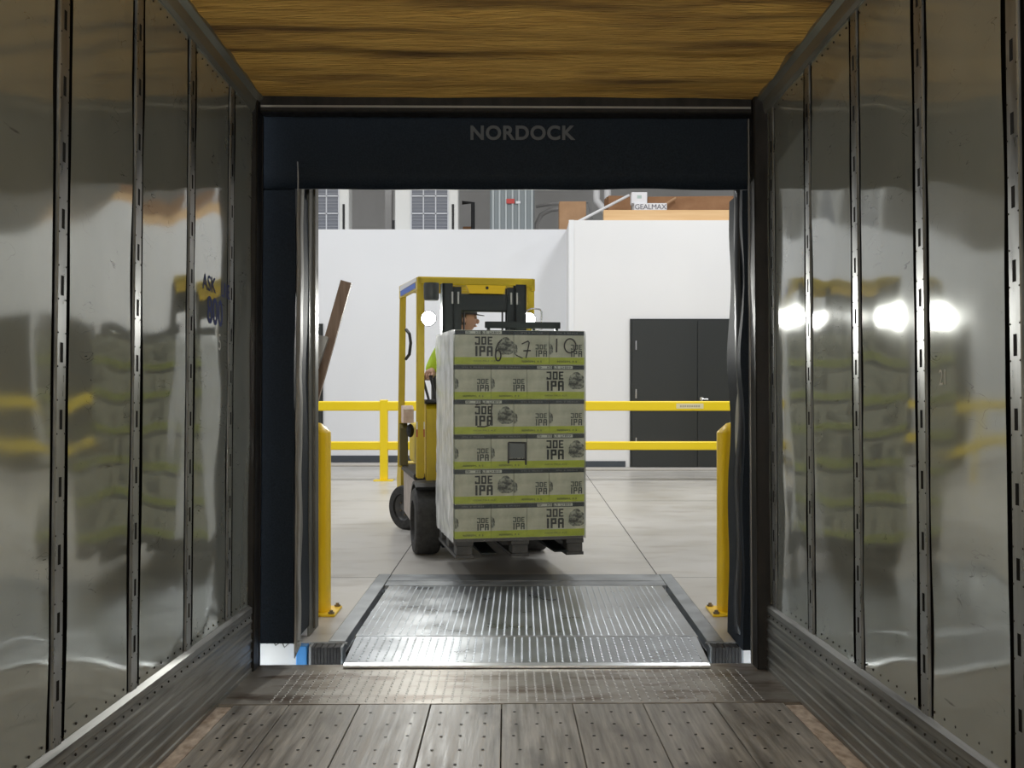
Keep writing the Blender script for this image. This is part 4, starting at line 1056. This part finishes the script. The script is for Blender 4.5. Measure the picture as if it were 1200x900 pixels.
# seat, steering wheel, levers
st = MB().box(-0.24, 0.24, 2.04, 2.50, 0.96, 1.045, bev=0.03, seg=2).build('seat_cushion', M_SEAT, fk, smooth=True)
MB().box(-0.23, 0.23, 2.46, 2.56, 1.03, 1.58, bev=0.035, seg=2).build('seat_backrest', M_SEAT, fk, smooth=True)
Mx = Matrix.Translation((0, 1.83, 1.30)) @ Matrix.Rotation(math.radians(-28), 4, 'X')
ring_ = [Mx @ Vector((0.16 * math.cos(2 * math.pi * k / 28), 0.16 * math.sin(2 * math.pi * k / 28), 0)) for k in range(28)]
MB().tube(ring_, 0.013, 8, closed=True).tube([Mx @ Vector((-0.16, 0, 0)), Mx @ Vector((0.16, 0, 0))], 0.010, 6).build('steering_wheel', M_FBLACK, fk, smooth=True)
MB().tube([(0, 1.62, 1.10), (0, 1.83, 1.30)], 0.03, 10).build('steering_column', M_FBLACK, fk, smooth=True)
for xa, xb in ((-0.365, -0.40), (-0.305, -0.335)):
    MB().tube([(xa, 1.55, 1.19), (xb, 1.66, 1.36), (xb, 1.67, 1.385)], [0.011, 0.011, 0.018], 8).build('control_lever', M_FBLACK, fk, smooth=True)

# ================================================================== OPERATOR
op = empty('person', mw=FM @ Matrix.Translation((0.0, 2.28, 1.05)))
tag(op, 'seated forklift driver in a lime hi-vis shirt and cap, behind the mast', 'person')
Mo = Matrix.Translation((0, -2.28, -1.05))
def skin(name, verts, edges, m_, root=0, sub=2):
    me = bpy.data.meshes.new(name)
    me.from_pydata([v[:3] for v in verts], edges, []); me.materials.append(m_)
    o = bpy.data.objects.new(name, me); col.objects.link(o); o.parent = op; o.matrix_local = Mo
    md = o.modifiers.new('Skin', 'SKIN'); md.use_smooth_shade = True
    if not me.skin_vertices: return o
    for i, v in enumerate(verts):
        sv = me.skin_vertices[0].data[i]; r = v[3]; sv.radius = r if isinstance(r, tuple) else (r, r)
        sv.use_root = (i == root)
    s_ = o.modifiers.new('Subdivision', 'SUBSURF'); s_.levels = sub; s_.render_levels = sub
    return o
WR_R, WR_L = Vector((-0.335, 1.74, 1.40)), Vector((0.13, 1.80, 1.37))
V = [(0, 2.30, 1.08, (.15, .12)), (0, 2.30, 1.25, (.145, .11)), (0, 2.28, 1.45, (.16, .115)), (0.0, 2.26, 1.60, (.11, .085)), (0.01, 2.24, 1.70, .052), (0.02, 2.22, 1.76, .052),
     (-0.18, 2.26, 1.585, .062), (-0.285, 2.14, 1.40, .046), (WR_R.x, WR_R.y + 0.10, WR_R.z + 0.01, .028), (0.18, 2.26, 1.585, .062), (0.28, 2.12, 1.37, .046), (WR_L.x, WR_L.y + 0.09, WR_L.z + 0.01, .028),
     (-0.10, 2.26, 1.075, .095), (-0.15, 1.84, 1.10, .068), (-0.15, 1.78, 0.72, .046), (0.10, 2.26, 1.075, .095), (0.15, 1.84, 1.10, .068), (0.15, 1.78, 0.72, .046)]
E = [(0, 1), (1, 2), (2, 3), (3, 4), (4, 5), (3, 6), (6, 7), (7, 8), (3, 9), (9, 10), (10, 11), (0, 12), (12, 13), (13, 14), (0, 15), (15, 16), (16, 17)]
body = skin('body', V, E, M_SKIN)
# shirt over torso and upper arms
k_ = 1.13
VS = [(0, 2.30, 1.08, (.16, .13)), (0, 2.30, 1.25, (.165, .125)), (0, 2.28, 1.45, (.18, .13)), (0, 2.26, 1.60, (.125, .10)), (0.004, 2.25, 1.66, .075),
      (-0.185, 2.26, 1.585, .078), (-0.25, 2.18, 1.46, .072), (-0.28, 2.145, 1.41, .066), (0.185, 2.26, 1.585, .078), (0.245, 2.17, 1.45, .072), (0.272, 2.135, 1.40, .066)]
skin('shirt', VS, [(0, 1), (1, 2), (2, 3), (3, 4), (3, 5), (5, 6), (6, 7), (3, 8), (8, 9), (9, 10)], M_HIVIS)
VT = [(0, 2.30, 1.09, (.165, .13)), (-0.10, 2.26, 1.075, .105), (-0.15, 1.84, 1.10, .082), (-0.15, 1.785, 0.74, .068), (0.10, 2.26, 1.075, .105), (0.15, 1.84, 1.10, .082), (0.15, 1.785, 0.74, .068)]
skin('trousers', VT, [(0, 1), (1, 2), (2, 3), (0, 4), (4, 5), (5, 6)], M_TROUSER)
for s in (-1, 1):
    skin('boot', [(s * .15, 1.79, 0.74, .055), (s * .15, 1.785, 0.662, .05), (s * .15, 1.70, 0.652, (.046, .036)), (s * .15, 1.62, 0.645, (.042, .03))], [(0, 1), (1, 2), (2, 3)], M_BOOT)
def hand(w, side, dirv):
    """palm plus five bent fingers curling over a lever or rim"""
    f = dirv.normalized(); up = Vector((0, 0, 1)); rt = f.cross(up).normalized(); up = rt.cross(f)
    Q = lambda a, b, c: w + f * a + rt * b + up * c
    m = MB()
    m.tube([Q(-.11, 0, .005), Q(-.03, 0, .012), Q(.02, 0, .014), Q(.055, 0, .010)], [.026, .027, .034, .030], 12)
    for (b, L) in ((-.030, .030), (-.010, .036), (.010, .034), (.029, .026)):
        m.tube([Q(.035, b, .012), Q(.06 + L * .3, b, .012), Q(.068 + L * .55, b * .95, -.008), Q(.062 + L * .35, b * .9, -.028), Q(.050, b * .9, -.034)], [.0095, .0092, .0088, .0082, .0065], 8)
    s = -side
    m.tube([Q(-.005, s * .026, .004), Q(.018, s * .046, -.006), Q(.042, s * .044, -.022), Q(.058, s * .032, -.032)], [.0125, .0115, .010, .0075], 8)
    m.build('hand', M_SKIN, op, smooth=True, ang=None, mw=Mo)
hand(WR_R + Vector((0, 0.02, 0)), -1, Vector((-0.3, -1, -0.25)))
hand(WR_L + Vector((0, 0.02, 0)), 1, Vector((-0.2, -1, -0.3)))
# head, turned to one side
HC = Vector((0.035, 2.19, 1.875))
MH = Mo @ Matrix.Translation(HC) @ Matrix.Rotation(math.radians(75), 4, 'Z') @ Matrix.Scale(1.0, 4)   # face towards local -y
m = MB().sphere((0, 0, 0.01), (0.076, 0.095, 0.112), 24)
for v in m.bm.verts:
    if v.co.z < -0.02:
        k = (-0.02 - v.co.z) / 0.09; v.co.x *= 1 - 0.28 * k; v.co.y = v.co.y * (1 - 0.20 * k) - 0.012 * k
m.sphere((0, -0.098, -0.012), (0.013, 0.018, 0.022), 10).sphere((-0.077, 0.01, 0.0), (0.010, 0.018, 0.028), 10).sphere((0.077, 0.01, 0.0), (0.010, 0.018, 0.028), 10)
m.sphere((0, -0.082, -0.052), (0.024, 0.014, 0.008), 10)
hd = m.build('head', M_SKIN, op, smooth=True, ang=None, mw=MH)
MB().sphere((-0.031, -0.083, 0.016), (0.011, 0.008, 0.007), 10).sphere((0.031, -0.083, 0.016), (0.011, 0.008, 0.007), 10).build('eyes', mat('eye_dark', (0.04, 0.03, 0.03), 0.3), hd, smooth=True)
m = MB().sphere((0, 0.018, 0.02), (0.082, 0.088, 0.108), 20)
bmesh.ops.delete(m.bm, geom=[v for v in m.bm.verts if v.co.y < -0.022 or v.co.z < -0.055], context='VERTS')
m.build('hair', M_HAIR, hd, smooth=True, ang=None)
m = MB().sphere((0, 0.005, 0.045), (0.087, 0.104, 0.095), 20)
bmesh.ops.delete(m.bm, geom=[v for v in m.bm.verts if v.co.z < 0.040], context='VERTS')
cp = m.build('cap', mat('cap_dark', (0.03, 0.03, 0.035), 0.7), hd, smooth=True, ang=None)
m = MB()
pts = [(0.07 * math.cos(a), -0.075 - 0.085 * math.sin(a), 0.048 - 0.012 * math.sin(a)) for a in [math.pi * k / 12 for k in range(13)]]
m.prism(pts, (0, 0, 0.004)); m.build('cap_brim', MATS['cap_dark'], cp)
